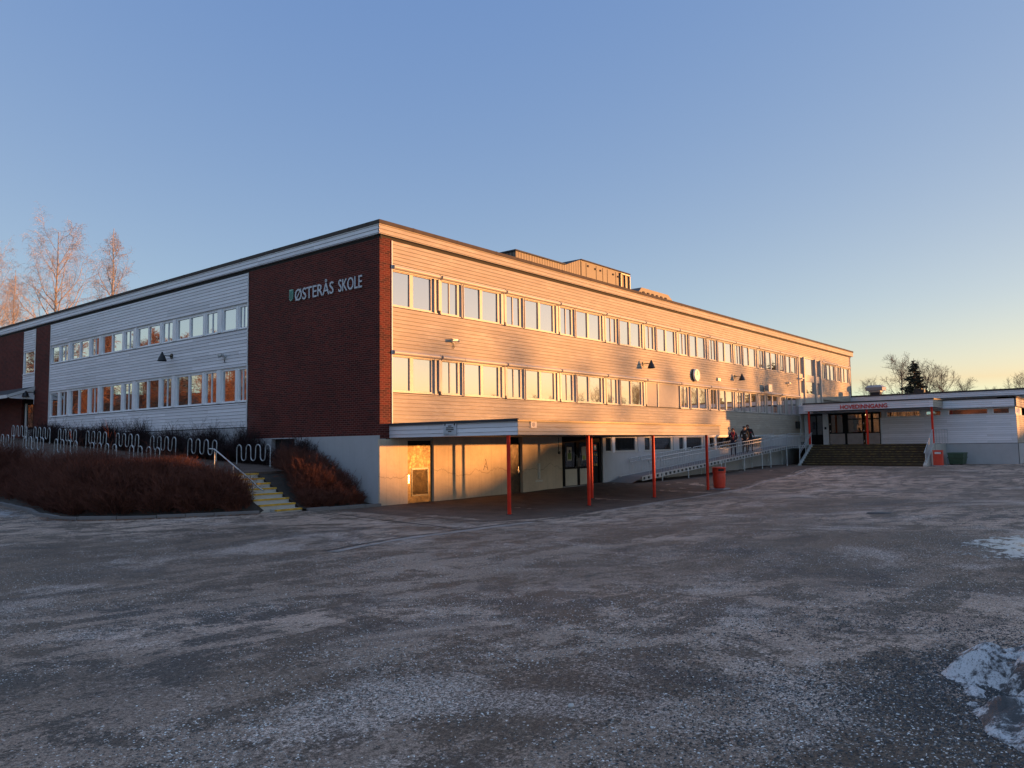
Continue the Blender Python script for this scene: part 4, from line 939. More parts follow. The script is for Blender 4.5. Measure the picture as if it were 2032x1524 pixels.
def frus(mb, a, b, z0, z1):
    P_ = [(-a[0], -a[1], z0), (a[0], -a[1], z0), (a[0], a[1], z0), (-a[0], a[1], z0), (-b[0], -b[1], z1), (b[0], -b[1], z1), (b[0], b[1], z1), (-b[0], b[1], z1)]
    for q in ((0, 1, 2, 3), (4, 5, 6, 7), (0, 1, 5, 4), (1, 2, 6, 5), (2, 3, 7, 6), (3, 0, 4, 7)): mb.face([P_[i] for i in q])
mb = MB(); frus(mb, (.66, .40), (.74, .46), .06, .45); mb.build('body', M['greenbin'], e, bevel=.02)
mb = MB(); frus(mb, (.78, .49), (.80, .51), .45, .52); frus(mb, (.74, .46), (.77, .49), .521, .78); frus(mb, (.82, .53), (.76, .48), .78, .84); mb.build('lid', M['greenbin'], e, bevel=.02)
mb = MB(); mb.box(-.55, .55, -.38, -.2, 0, .06); mb.box(-.55, .55, .2, .38, 0, .06); mb.build('foot', M['black'], e)

# ============================================================ lamps, cameras, clock
def wall_lamp(loc, rz, label):
    e = empty('wall_lamp', loc, label, 'wall lamp', 'black dome wall lamps', rz)     # local -y points out of the wall
    mb = MB(); mb.tube([(0, 0, 0), (0, -.05, 0)], .13, 16); mb.build('wall_plate', M['black'], e)
    mb = MB(); mb.tube([(0, -.05, 0), (0, -.50, 0)], .022, 8); mb.build('arm', M['black'], e)
    mb = MB(); mb.lathe([(0, .16), (.03, .16), (.05, .10), (.085, .02), (.10, -.02), (.15, -.10), (.185, -.22), (.215, -.27), (.215, -.29), (.205, -.28), (.17, -.2)], (0, -.50, .02), 24); mb.build('lamp_shade', M['black'], e)
    mb = MB(); mb.lathe([(0, -.20), (.05, -.17), (.05, -.06)], (0, -.50, .02), 12); mb.build('bulb', M['white'], e); return e
wall_lamp((19.07, .0, 6.44), 0, 'black dome lamp above the closed grey blinds, nearer of two on the long facade')
wall_lamp((31.29, .0, 6.45), 0, 'black dome lamp right of the wall clock, farther of two on the long facade')
wall_lamp((.0, 15.06, 6.60), -PI/2, 'black dome lamp on the side facade between its two window rows')
wall_lamp((-.0, 32.02, 5.72), -PI/2, 'black dome lamp by the small porch over the side door')
def camera_thing(loc, rz, label, dome=False):
    e = empty('security_camera', loc, label, 'security camera', 'wall security cameras', rz)
    mb = MB(); mb.box(-.06, .06, -.03, 0, -.06, .06); mb.tube([(0, -.03, 0), (0, -.15, .02)], .02, 8); mb.build('bracket', M['white'], e)
    mb = MB(); mb.tube([(-.24, -.17, .0), (.04, -.17, .04)], [.055, .06], 12); mb.box(-.27, .05, -.235, -.105, .055, .07); mb.build('housing', M['galv'], e)
    mb = MB(); mb.tube([(.06, -.17, .02), (.15, -.17, .02)], [.03, .055], 12); mb.build('lamp_head', M['steel'], e)
    mb = MB(); mb.tube([(0, -.02, -.06), (.02, -.05, -.25), (-.03, -.03, -.3), (.03, -.02, -.16)], .009, 5); mb.build('cable', M['black'], e); return e
camera_thing((3.85, -.02, 6.26), 0, 'grey security camera on the long facade near the brick corner')
camera_thing((41.0, -.02, 6.50), 0, 'security camera at the far end of the long facade before the stair glazing')
camera_thing((-.02, 10.30, 6.20), -PI/2, 'security camera on the side facade next to the brick gable')
camera_thing((43.65, -.12, 6.98), 0, 'security camera fixed to the stair glazing frame')
e = empty('wall_clock', (25.2, 0, 6.18), 'round white outdoor wall clock on the long facade between two dome lamps', 'clock')
mb = MB(); mb.tube([(0, 0, 0), (0, -.14, 0)], .36, 28); mb.build('case', M['black'], e); mb = MB(); mb.tube([(0, -.14, 0), (0, -.24, 0)], [.40, .36], 28); mb.build('dial', simple('clock_dial', (.72, .70, .66), .5), e)
mb = MB(); mb.box(-.008, .008, -.252, -.243, -.02, .26); mb.box(-.15, .02, -.252, -.243, -.01, .01); mb.build('hand', M['black'], e)
e = empty('loudspeaker', (36.3, 0, 5.9), 'grey horn loudspeaker on the long facade right of the farther dome lamp', 'loudspeaker')
mb = MB(); mb.box(-.05, .05, -.12, 0, -.06, .06); mb.build('bracket', M['galv'], e); mb = MB(); frus2 = [(-.13, -.12, -.16), (.13, -.12, -.16), (.13, -.12, .16), (-.13, -.12, .16), (-.33, -.5, -.28), (.33, -.5, -.28), (.33, -.5, .24), (-.33, -.5, .24)]
for q in ((0, 1, 2, 3), (0, 1, 5, 4), (1, 2, 6, 5), (2, 3, 7, 6), (3, 0, 4, 7), (4, 5, 6, 7)): mb.face([frus2[i] for i in q])
mb.build('horn', M['galv'], e)
mb = MB(); mb.box(-.18, .18, -.12, 0, -.09, .09); tag(mb.build('junction_box', M['galv'], loc=(28.6, 0, 6.1)), 'small grey box on the long facade between clock and farther lamp', 'junction box')
mb = MB(); mb.box(-.3, .3, -.18, 0, -.28, .28); tag(mb.build('electrical_box', M['black'], loc=(42.7, 0, 3.32)), 'black square box on the long facade beside the entrance canopy', 'electrical box')
# roof ventilator and small roof box on hall
e = empty('roof_ventilator', (59.2, -1.7, 6.1), 'pale metal roof ventilator with octagonal hood on the hall roof', 'ventilator')
mb = MB(); mb.box(-.36, .36, -.42, .42, .0, .44); mb.build('base', M['darkroof'], e); mb = MB(); mb.box(-.42, .42, -.48, .48, .40, .55); mb.build('collar', M['galv'], e)
mb = MB(); frus(mb, (.66, .72), (.70, .76), .55, .85); frus(mb, (.70, .76), (.5, .52), .851, 1.05); mb.build('hood', M['duct2'] if 'duct2' in M else M.setdefault('duct2', simple('pale_hood', (.36, .35, .35), .5, .2)), e)
mb = MB(); mb.box(-.3, .3, -.3, .3, 0, .5); mb.box(-.25, .25, -.5, -.3, .05, .42)
tag(mb.build('chimney', M['black'], loc=(59.5, -5.25, 6.16)), 'small black roof cowl on the hall in front of the spruce', 'roof cowl')

# ============================================================ side steps, terrace, planting
SS = empty('garden_steps', (-3.75, 1.6, 0), 'concrete garden steps with bright yellow edges between the two brown hedges', 'stairs')
f = lambda a, b, c: (a+3.75, b-1.6, c)
mb = MB(f); me_ = MB(f)
for i in range(8):
    y0 = .32+.375*i; z1 = .12+.158*i; xl = -4.42 if i else -4.05; xr = -3.1+.008*i
    mb.box(xl, xr, y0, y0+(.42 if i < 7 else 1.3), z1-.25, z1-.012); me_.box(xl-.01, xr+.01, y0-.015, y0+.11, z1-.055, z1)
    mb.box(xl, xr, y0+.111, y0+(.42 if i < 7 else 1.3), z1-.0125, z1-.002)
mb.build('steps', M['stepconc'], SS); me_.build('step_edge', M['yellow'], SS)
HR = empty('garden_handrail', (-4.4, 1.6, 0), 'steel handrail beside the yellow-edged garden steps', 'railing')
f = lambda a, b, c: (a+4.4, b-1.6, c)
mb = MB(f); mb.tube([(-4.4, .55, .74), (-4.4, .85, .84), (-4.4, 1.2, 1.04), (-4.4, 3.5, 2.08), (-4.4, 3.85, 2.10)], .024, 8); mb.build('handrail', M['steel'], HR)
for y, z in ((1.16, 1.03), (2.32, 1.54), (3.5, 2.07)): mb = MB(f); mb.tube([(-4.4, y, z-.95), (-4.4, y, z)], .018, 8); mb.build('post', M['galv'], HR)
# terrace
def kerbx(y): return float(np.interp(y, [-5, .7, 2.3, 4.6, 7, 9.8, 15.6, 22, 50], [-4.6, -4.62, -7.16, -8.78, -8.6, -7.9, -7.0, -6.6, -6.4]))
def bed_z(x, y):
    if x > -3.05:                                    # right bed
        t = ss(y, .3, 3.6); return .06+(terr(x, max(y, 3.3))-.1)*t
    e0 = -4.45; t = (x-kerbx(y))/(e0-kerbx(y)+1e-6); t = min(1, max(0, t)); t = t*t*(3-2*t)
    top = min(terr(-4.5, max(y, 3)), .1+.42*max(y-.4, 0)); return .05+(top-.05)*t
mb = MB(); xs = np.linspace(-4.7, .1, 9); ys = np.concatenate([np.linspace(3.25, 12, 14), np.linspace(13, 48, 24)])
def tz(x, y): return max(terr(x, y), 1.225) if y < 4.2 else terr(x, y)
for i in range(len(xs)-1):
    for j in range(len(ys)-1):
        mb.face([(xs[a], ys[b], tz(xs[a], ys[b])) for a, b in ((i, j), (i+1, j), (i+1, j+1), (i, j+1))])
for i in range(len(xs)-1): mb.face([(xs[i], 3.25, tz(xs[i], 3.25)), (xs[i+1], 3.25, tz(xs[i+1], 3.25)), (xs[i+1], 3.25, 0), (xs[i], 3.25, 0)])
tag(mb.build('terrace', M['patch'], recalc=False), kind='structure')
mb = MB(); ys = np.linspace(.45, 48, 90)
for j in range(len(ys)-1):
    for i in range(8):
        q = []
        for a, b in ((i, j), (i+1, j), (i+1, j+1), (i, j+1)):
            y = ys[b]; xk = kerbx(y); xe = -4.43 if y < 3.4 else -4.68; x = xk+(xe-xk)*a/8; q.append((x, y, bed_z(x, y)-.01))
        mb.face(q)
for i in range(8):
    for j in range(10):
        q = []
        for a, b in ((i, j), (i+1, j), (i+1, j+1), (i, j+1)): x = -3.08+3.1*a/8; y = .12+3.2*b/10; q.append((x, y, bed_z(x, y)-.01))
        mb.face(q)
tag(mb.build('planting_bed', M['soil'], recalc=False), kind='structure')
# kerbs
def kerb(name, pts, wd=.14, h=.10):
    mb = MB(); 
    for a, b in zip(pts[:-1], pts[1:]):
        a = Vector(a); b = Vector(b); t = (b-a).normalized(); nn = Vector((-t.y, t.x)); L_ = (b-a).length; n = max(1, round(L_/.9)); 
        for i in range(n):
            p = a+(b-a)*(i/n)+t*.008; q = a+(b-a)*((i+1)/n)-t*.008; z = gz(*p); j = random.uniform(-.012, .012)
            c = [p-nn*wd/2, q-nn*wd/2, q+nn*wd/2, p+nn*wd/2]; mb.prism([(v.x, v.y) for v in c], z-.1, z+h+j)
    return tag(mb.build(name, M['kerb'], bevel=.012), kind='structure')
kp = [(-4.62, .42), (-5.8, 1.05), (-7.16, 1.95), (-8.0, 2.7), (-8.7, 3.7), (-8.95, 4.6), (-8.7, 6.9), (-8.1, 9.4), (-7.3, 14.6), (-6.9, 22), (-6.6, 40)]
kerb('kerb', kp); kerb('kerb', [(-3.05, .08), (-1.5, -.06), (-.12, -.16)])

from mathutils import noise as mn
# ---- bushes
def stems(rng, n, pos_fn, hgt, lean=.25, k=6, r=.009, sub=4, sub2=3, up=.06, wob=.13, r2=.6, centre=None):
    B = pos_fn(rng, n); nc = max(6, len(B)//95); C_ = B[rng.choice(len(B), nc, replace=False)]
    dd_ = ((B[:, None, :2]-C_[None, :, :2])**2).sum(-1); ci = dd_.argmin(1); O = (B-C_[ci])[:, :2]; hc = rng.uniform(.78, 1.16, nc)[ci]
    B = B.copy(); B[:, :2] = C_[ci, :2]+O*.62; P = np.zeros((len(B), k, 3)); P[:, 0] = B
    az = rng.random(len(B))*2*PI; D = nrm(np.concatenate([O*1.15+np.stack([np.cos(az), np.sin(az)], 1)*lean*.7, np.ones((len(B), 1))], 1)+rng.normal(size=(len(B), 3))*.12)
    L = hgt(rng, B)*hc*(1.05-.35*np.clip(np.hypot(O[:, 0], O[:, 1]), 0, 1))
    for j in range(1, k): D = nrm(D+rng.normal(size=D.shape)*wob); P[:, j] = P[:, j-1]+D*(L/(k-1))[:, None]
    R = np.full((len(B), k), r)*np.linspace(1, .45, k)[None]*(.7+.6*rng.random((len(B), 1)))
    P2, R_2 = spawn(rng, P, R, sub, .50, .65, 4, up, .16, .15, .95, .75, .0045, .45, .6); parts = [tubes(P, R, 3), tubes(P2, R_2, 3)]
    if sub2: P3, R_3 = spawn(rng, P2, R_2, sub2, .6, .6, 3, up, .16, .2, .95, .8, .0035, .4, .6); parts.append(tubes(P3, R_3, 3))
    return join(parts)
def twigmat(name, c1, c2):
    s = NT(name); r = s.g.outputs['Random Per Island']; nz = s.noise(s.P, 1.3, 3)
    c = s.mix(r, c1, c2); return s.fin(s.mix(.6, c, s.ramp(nz, [(.35, .6), (.65, 1.4)]), 'MULTIPLY'), .8, spec=.2)
M['twig'] = twigmat('red_brown_twigs', (.165, .058, .038), (.075, .032, .026))
M['twigdark'] = twigmat('dark_purple_twigs', (.050, .030, .032), (.03, .02, .022))
rng = np.random.default_rng(11)
def pos_front(rng, n):
    out = []
    while len(out) < n:
        y = rng.uniform(.7, 27) if rng.random() < .55 else rng.uniform(.7, 12); xk = kerbx(y)+.25; xe = -4.62 if y < 3.5 else -4.85
        if xe-xk < .15: continue
        x = rng.uniform(xk, xe)
        if math.sin(x*2.1+1.3*math.sin(y*.9))*math.sin(y*1.7) > .55+rng.random()*.6: continue
        out.append((x, y, bed_z(x, y)-.03))
    return np.array(out)
def h_front(rng, B):
    T_ = np.interp(B[:, 1], [.5, 1.2, 2.2, 3.6, 5.3, 6.8, 9.6, 15.9, 22, 30], [.62, .98, 1.38, 1.78, 1.70, 1.55, 1.70, 2.0, 2.42, 2.9])
    d = np.clip((B[:, 0]-np.array([kerbx(y) for y in B[:, 1]]))/1.3, 0, 1); h = np.clip(T_-B[:, 2], .42, 1.35)
    return h*(.5+.5*d)*(.74+.36*rng.random(len(B)))*np.where(rng.random(len(B)) < .045, 1.28, 1)/.93*(1+.34*np.array([mn.noise(Vector((p[0]*.75, p[1]*.75, 3.3)))+.5*mn.noise(Vector((p[0]*2.2, p[1]*2.2, 8.3))) for p in B]))
V, Q = stems(rng, 9000, pos_front, h_front, .30)
tag(np_mesh('hedge', V, Q, M['twig'], smooth=False), 'large leafless red-brown hedge filling the kerbed bed left of the garden steps', 'hedge')
def pos_right(rng, n):
    y = rng.uniform(.45, 4.6, n*3); x = rng.uniform(-2.85, -.25, n*3)
    ok = ((y < 3.2)|(rng.random(n*3) < .5))&(x > -2.8+.42*np.clip(y-.8, 0, 4)); x = x[ok][:n]; y = y[ok][:n]
    return np.stack([x, y, [bed_z(a, min(b, 3.3))-.03 for a, b in zip(x, y)]], 1)
V, Q = stems(rng, 3600, pos_right, lambda r, B: (.92-.10*(B[:, 0]+2.8)/2.6-.10*np.clip(B[:, 1]-2.5, 0, 3)+.14*np.sin(B[:, 0]*4+B[:, 1]))*(.7+.45*r.random(len(B)))*np.where(B[:, 1] < 1.2, .62, 1), .28)
tag(np_mesh('hedge', V, Q, M['twig'], smooth=False), 'leafless brown shrub mass between the garden steps and the concrete corner', 'hedge')
def pos_back(rng, n):
    y = rng.uniform(3.6, 30, n*2); y = y[(y < 5.2)|(y > 6.7)|(rng.random(n*2) < .15)][:n]; x = rng.uniform(-.85, -.15, len(y)); return np.stack([x, y, [terr(a, b)-.03 for a, b in zip(x, y)]], 1)
V, Q = stems(rng, 5200, pos_back, lambda r, B: (1.0+.22*np.sin(B[:, 1]*1.9)+.12*np.sin(B[:, 1]*5.1))*(.7+.45*r.random(len(B))), .22)
tag(np_mesh('hedge', V, Q, M['twigdark'], smooth=False), 'dark leafless hedge along the side facade behind the bicycle racks', 'hedge')

# fallen leaves and litter at the kerb
rng = np.random.default_rng(5); V = []; Q = []
for i in range(1500):
    t = rng.random()*5.5; k = int(t); a = np.array(kp[k]); b = np.array(kp[k+1]); p = a+(b-a)*(t-k); nn = np.array([-(b-a)[1], (b-a)[0]]); nn /= np.linalg.norm(nn); p = p+nn*rng.normal(.05, .22)
    z = max(gz(*p)+.012, (bed_z(*p)+.01) if (p[0] > kerbx(p[1]) and p[1] > .6) else -9); s_ = rng.uniform(.02, .045); az = rng.random()*6.3; tilt = rng.uniform(-.5, .5)
    u = np.array([math.cos(az), math.sin(az), tilt*.4])*s_; v = np.array([-math.sin(az), math.cos(az), .3*tilt])*s_*.7; c = np.array([p[0], p[1], z+.01]); n0 = len(V)
    V += [c-u, c+v, c+u*1.1, c-v]; Q.append([n0, n0+1, n0+2, n0+3])
M['leaf'] = twigmat('fallen_leaf', (.24, .10, .045), (.12, .06, .035))
tag(np_mesh('fallen_leaves', np.array(V), np.array(Q), M['leaf'], smooth=False), kind='stuff')

# ---- bicycle racks
def make_rack(loc, label, group):
    e = empty('bicycle_rack', loc, label, 'bicycle rack', group)
    d = .335; pts = [(0, 0, -.1), (0, 0, .66)]; y = 0
    for k in range(7):
        up = k % 2 == 0; zc = .66 if up else .36; c = y+d/2
        for j in range(1, 8):
            a = PI-PI*j/8 if up else PI+PI*j/8; pts.append((0, c+d/2*math.cos(a), zc+(d/2)*math.sin(a)))
        y += d; pts.append((0, y, zc))
        if k < 6: pts.append((0, y, .51))
    pts.append((0, y, -.1)); mb = MB(); mb.tube(pts, .022, 8); mb.build('wave_tube', M['galv'], e)
    mb = MB(); mb.tube([(0, 0, -.02), (0, 0, .012)], .05, 10); mb.tube([(0, y, -.02), (0, y, .012)], .05, 10); mb.build('foot_plate', M['galv'], e); return e
ords = ['nearest the garden steps', 'second from the garden steps', 'third from the garden steps', 'fourth from the garden steps', 'fifth from the garden steps', 'sixth from the garden steps', 'seventh, next to the farthest', 'farthest, by the side door']
r0 = None
for i, y in enumerate((4.98, 8.88, 12.28, 15.78, 19.2, 22.75, 26.22, 29.6)):
    lab = 'wavy steel bicycle rack in the row along the facade, '+ords[i]; z = terr(-1.2, y+1.2)
    if r0 is None: r0 = make_rack((-1.2, y, z), lab, 'bicycle racks along the facade')
    else: r = copy_tree(r0, (-1.2, y, z), lab)
    (r0 if i == 0 else r).rotation_euler.x = 0 if i == 0 else .05
ords2 = ['nearest', 'second nearest', 'middle', 'second farthest', 'farthest']
for i, (y, z) in enumerate(((9.75, 1.34), (13.6, 1.52), (17.65, 1.73), (21.65, 1.94), (25.6, 2.13))):
    r = copy_tree(r0, (-3.2, y, z), ords2[i]+' wavy steel bicycle rack in the row directly behind the front hedge'); r['group'] = 'bicycle racks behind the hedge'; r.rotation_euler.x = .05; r.scale = (1, 1.12, 1)

# ============================================================ snow pile, ice, gravel
rng = np.random.default_rng(3)
from mathutils import noise as mn
n_r, n_a = 60, 120; V = []; Q = []; cx_, cy_ = -12.35, -21.82
for i in range(n_r+1):
    for j in range(n_a):
        a = 2*PI*j/n_a; rad = (1.55+.16*mn.noise(Vector((math.cos(a)*1.7, math.sin(a)*1.7, 3)))+.10*mn.noise(Vector((math.cos(a)*5, math.sin(a)*5, 9))))*i/n_r
        x, y = cx_+rad*math.cos(a)*1.15, cy_+rad*math.sin(a)*.95; t = 1-i/n_r
        h = .56*(1-(1-t)**2.2)*(.55+.45*t)+.22*mn.noise(Vector((x*1.9, y*1.9, 0)))*min(1, t*4)+.16*mn.noise(Vector((x*5, y*5, 4)))*min(1, t*6)+.035*mn.noise(Vector((x*15, y*15, 7)))*min(1, t*8)
        V.append((x, y, gz(x, y)-.06+(h+.05) if i < n_r else gz(x, y)-.12))
for i in range(n_r):
    for j in range(n_a): a = i*n_a+j; b = i*n_a+(j+1) % n_a; Q.append([a, b, b+n_a, a+n_a])
tag(np_mesh('snow_pile', np.array(V), np.array(Q), M['snow']), 'dirty melting snow heap mixed with dark grit at the yard\'s near right', 'snow pile')
def icemat():
    s = NT('ice'); n1 = s.noise(s.scl(s.P, (1, 2.2, 1)), 2.2, 7, .7, .8); n2 = s.noise(s.P, 30, 4, .8)
    x, y, z = s.sep(s.tc.outputs['Generated']); dx = s.math('SUBTRACT', x, .5); dy = s.math('SUBTRACT', y, .5)
    rad = s.math('SQRT', s.math('ADD', s.math('MULTIPLY', dx, dx), s.math('MULTIPLY', dy, dy)))
    al = s.ramp(s.math('ADD', s.math('SUBTRACT', s.math('ADD', n1, s.math('MULTIPLY', n2, .35)), s.math('MULTIPLY', rad, .75)), 0.), [(.40, 0.), (.47, 1.)])
    c = s.mix(s.ramp(n1, [(.35, 0.), (.65, 1.)]), (.20, .20, .21), (.44, .43, .43)); s.bump(n1, .3, .01); s.set(s.b.inputs['Alpha'], al)
    return s.fin(c, s.ramp(n1, [(.3, .15), (.7, .5)]), spec=.6)
M['ice'] = icemat()
def blob(name, pts, mt, dz, n=3):
    P = [Vector(p) for p in pts]; out = []
    for i in range(len(P)):
        a, b = P[i], P[(i+1) % len(P)]
        for k in range(8): q = a+(b-a)*(k/8); out.append(q+Vector((mn.noise(Vector((q.x*2.5, q.y*2.5, 1))), mn.noise(Vector((q.x*2.5, q.y*2.5, 6)))))*.22)
    c = sum(out, Vector((0, 0)))/len(out); mb = MB()
    for i in range(len(out)):
        a, b = out[i], out[(i+1) % len(out)]
        for t0_, t1_ in ((0, .35), (.35, .7), (.7, 1)):
            q = [c+(a-c)*t0_, c+(a-c)*t1_, c+(b-c)*t1_, c+(b-c)*t0_]; q = [(v.x, v.y, gz(v.x, v.y)+dz) for v in q]
            mb.face(q if t0_ else q[1:3]+[q[0]])
    return tag(mb.build(name, mt, recalc=False), kind='structure')
blob('ice', [(-6.1, -19.15), (-5.0, -18.7), (-3.9, -18.9), (-2.2, -19.3), (0, -20.4), (-1.5, -22), (-4.6, -20.8), (-5.4, -20.1)], M['ice'], .006)
blob('ice', [(-9.8, 6.5), (-9.1, 5.3), (-8.75, 7.0), (-8.1, 9.6), (-8.0, 14), (-9.5, 18), (-11, 12)], M['ice'], .006)
# loose grit and gravel: real little stones, dense near the camera
def stones(name, n, region, smin, smax, mt, seed):
    rng = np.random.default_rng(seed); x, y = region(rng, n); n = len(x); z = ground_z(x, y)
    base = np.array([(1, 0, 0), (.15, .85, .05), (-.95, .2, 0), (-.2, -.9, .05), (.1, 0, .62), (-.35, .25, .5)])
    F_ = np.array([(0, 1, 4), (1, 5, 4), (1, 2, 5), (2, 3, 5), (3, 4, 5), (3, 0, 4)])
    s = rng.uniform(smin, smax, n)*rng.uniform(.5, 1, n); az = rng.random(n)*2*PI; B = base[None]*(1+.22*rng.normal(size=(n, 6, 3)))
    B = B*np.stack([s, s*rng.uniform(.6, 1, n), s*rng.uniform(.5, .9, n)], 1)[:, None]
    ca, sa = np.cos(az)[:, None], np.sin(az)[:, None]; X = B[:, :, 0]*ca-B[:, :, 1]*sa+x[:, None]; Y = B[:, :, 0]*sa+B[:, :, 1]*ca+y[:, None]
    V = np.stack([X, Y, B[:, :, 2]+z[:, None]+.001], -1).reshape(-1, 3); Qf = (F_[None]+(np.arange(n)*6)[:, None, None]).reshape(-1, 3)
    return tag(np_mesh(name, V, Qf, mt, smooth=False, tri=True), kind='stuff')
def gritmat(name, stops):
    s = NT(name); r = s.g.outputs['Random Per Island']; return s.fin(s.ramp(r, stops, 'CONSTANT'), .55, spec=.5)
M['grit'] = gritmat('grit', [(0., (.06, .058, .056)), (.30, (.12, .11, .10)), (.48, (.32, .30, .28)), (.68, (.60, .57, .55)), (.87, (.82, .80, .78))])
M['darkgrit'] = gritmat('dark_grit', [(0., (.02, .022, .025)), (.45, (.04, .045, .05)), (.8, (.09, .09, .1)), (.95, (.33, .33, .34))])
def reg_view(rng, n):
    # wedge in front of the photographer, density falling with distance, clustered
    r = 2.8+26*rng.random(n)**1.7; a = math.radians(39.2)+rng.uniform(-.66, .66, n); x = -18.98+r*np.cos(a); y = -21.645+r*np.sin(a)
    c = np.array([mn.noise(Vector((p*.55, q*.55, 2.2)))+.5*mn.noise(Vector((p*1.6, q*1.6, 8))) for p, q in zip(x, y)]); k = rng.random(n) < np.clip(.42+1.6*c, .06, 1); return x[k], y[k]
stones('gravel', 230000, reg_view, .0045, .0125, M['grit'], 21)
def reg_pile(rng, n):
    r = np.abs(rng.normal(0, 1.45, n)); a = rng.random(n)*2*PI; x = -12.7+r*np.cos(a)*1.35; y = -20.9+r*np.sin(a)*.95
    c = np.array([mn.noise(Vector((p*.9, q*.9, 5.2))) for p, q in zip(x, y)]); k = (rng.random(n) < .75+1.2*c)&(np.hypot(x+18.98, y+21.645) > 2.0); return x[k], y[k]
stones('gravel', 60000, reg_pile, .005, .016, M['darkgrit'], 22)
mb = MB(); mb.lathe([(0, -.005), (.018, 0), (.022, .01), (.016, .02), (0, .024)], n=10); tag(mb.build('stone', simple('pale_stone', (.5, .48, .46), .7), loc=(-14.75, -18.65, gz(-14.75, -18.65))), 'single pale egg-sized stone lying alone on the near asphalt', 'stone')

# ============================================================ people on the ramp
def person(loc, rz, label, J, mats, hgt=1.72, hair=None, extra=None):
    """J: joints overriding the default standing pose; local -y is the facing direction"""
    D = dict(pel=(0, 0, .93), spine=(0, 0, 1.12), chest=(0, .0, 1.30), neck=(0, 0, 1.46), chin=(0, -.015, 1.53), head=(0, -.02, 1.61), crown=(0, .0, 1.69), nose=(0, -.115, 1.60),
             shL=(.17, 0, 1.40), elL=(.25, .02, 1.13), wrL=(.20, -.12, .93), haL=(.17, -.17, .88), shR=(-.17, 0, 1.40), elR=(-.25, .02, 1.13), wrR=(-.20, -.12, .93), haR=(-.17, -.17, .88),
             hiL=(.09, 0, .88), knL=(.11, -.02, .49), anL=(.12, .02, .09), toL=(.14, -.15, .04), hiR=(-.09, 0, .88), knR=(-.11, -.02, .49), anR=(-.12, .02, .09), toR=(-.14, -.15, .04))
    D.update(J); k = hgt/1.72
    Rd = dict(pel=.145, spine=.14, chest=.155, neck=.06, chin=.075, head=.098, crown=.075, nose=.02, sh=.075, el=.052, wr=.036, ha=.034, hi=.095, kn=.068, an=.05, to=.04)
    names = list(D); V = [Vector(D[n])*k for n in names]; ix = {n: i for i, n in enumerate(names)}
    Ed = [('pel', 'spine'), ('spine', 'chest'), ('chest', 'neck'), ('neck', 'chin'), ('chin', 'head'), ('head', 'crown'), ('head', 'nose')]
    for s in 'LR': Ed += [('chest', 'sh'+s), ('sh'+s, 'el'+s), ('el'+s, 'wr'+s), ('wr'+s, 'ha'+s), ('pel', 'hi'+s), ('hi'+s, 'kn'+s), ('kn'+s, 'an'+s), ('an'+s, 'to'+s)]
    E_ = [(ix[a], ix[b]) for a, b in Ed]; rad = [Rd[n] if n in Rd else Rd[n[:-1]] for n in names]
    for s in 'LR':                                       # fingers and thumb
        w_, h_ = Vector(D['wr'+s])*k, Vector(D['ha'+s])*k; t = (h_-w_).normalized(); side = t.cross(Vector((0, 0, 1))).normalized()
        for q, (o_, ln) in enumerate(((-.030, .055), (-.010, .070), (.010, .066), (.030, .052))):
            b = len(V); V += [h_+side*o_+t*.02, h_+side*o_+t*(.02+ln*.55)+Vector((0, 0, -.006)), h_+side*o_*.9+t*(.02+ln)+Vector((0, 0, -.022))]; rad += [.010, .0095, .008]; E_ += [(ix['ha'+s], b), (b, b+1), (b+1, b+2)]
        b = len(V); V += [h_-t*.02+side*.045, h_+t*.02+side*.06]; rad += [.011, .009]; E_ += [(ix['ha'+s], b), (b, b+1)]
    me = bpy.data.meshes.new('body'); me.from_pydata([tuple(v) for v in V], E_, []); o = bpy.data.objects.new('tmp', me); col.objects.link(o)
    sk = o.modifiers.new('s', 'SKIN'); 
    for i, r in enumerate(rad): me.skin_vertices[0].data[i].radius = (r, r*(.82 if i < 3 else 1)); me.skin_vertices[0].data[i].use_root = (i == ix['pel'])
    sb_ = o.modifiers.new('u', 'SUBSURF'); sb_.levels = 1; sb_.render_levels = 1
    dg = bpy.context.evaluated_depsgraph_get(); dg.update(); m2 = bpy.data.meshes.new_from_object(o.evaluated_get(dg)); bpy.data.objects.remove(o)
    m2.name = 'person'; m2.materials.clear()
    for mm in mats: m2.materials.append(mm)             # 0 jacket 1 trousers 2 skin 3 shoes
    hl, hr, ne = Vector(D['haL'])*k, Vector(D['haR'])*k, Vector(D['chin'])*k
    for p in m2.polygons:
        c = p.center; mi = 0
        if c.z < .10*k: mi = 3
        elif c.z < .84*k and abs(c.x) < .26: mi = 1
        if c.z > 1.47*k: mi = 2
        if (c-hl).length < .085 or (c-hr).length < .085: mi = 2
        p.material_index = mi; p.use_smooth = True
    b = bpy.data.objects.new('person', m2); col.objects.link(b); b.location = loc; b.rotation_euler.z = rz; tag(b, label, 'person')
    hd = Vector(D['head'])*k
    if hair:
        hm = MB(); n = 12
        for i in range(7):
            for j in range(n):
                def P_(i, j):
                    th = (i/7)*1.75; ph = 2*PI*j/n; rr = .112+(.012*math.sin(7*ph+i)); v = Vector((math.sin(th)*math.cos(ph)*rr*.92, math.sin(th)*math.sin(ph)*rr+.015, math.cos(th)*rr*1.1+.01))
                    if v.y < -.03 and v.z < .045: v.y = -.03-.05*0; v.z = max(v.z, .045)
                    return tuple(hd+v)
                hm.face([P_(i, j), P_(i+1, j), P_(i+1, j+1), P_(i, j+1)], smooth=True)
        hm.build('hair', hair[1], b, recalc=False)
    em_ = MB(); 
    for x in (-.035, .035): em_.lathe([(0, -.012), (.010, -.006), (.012, 0), (.010, .006), (0, .012)], tuple(hd+Vector((x, -.088, .012))), 8)
    em_.build('eyes', M['black'], b)
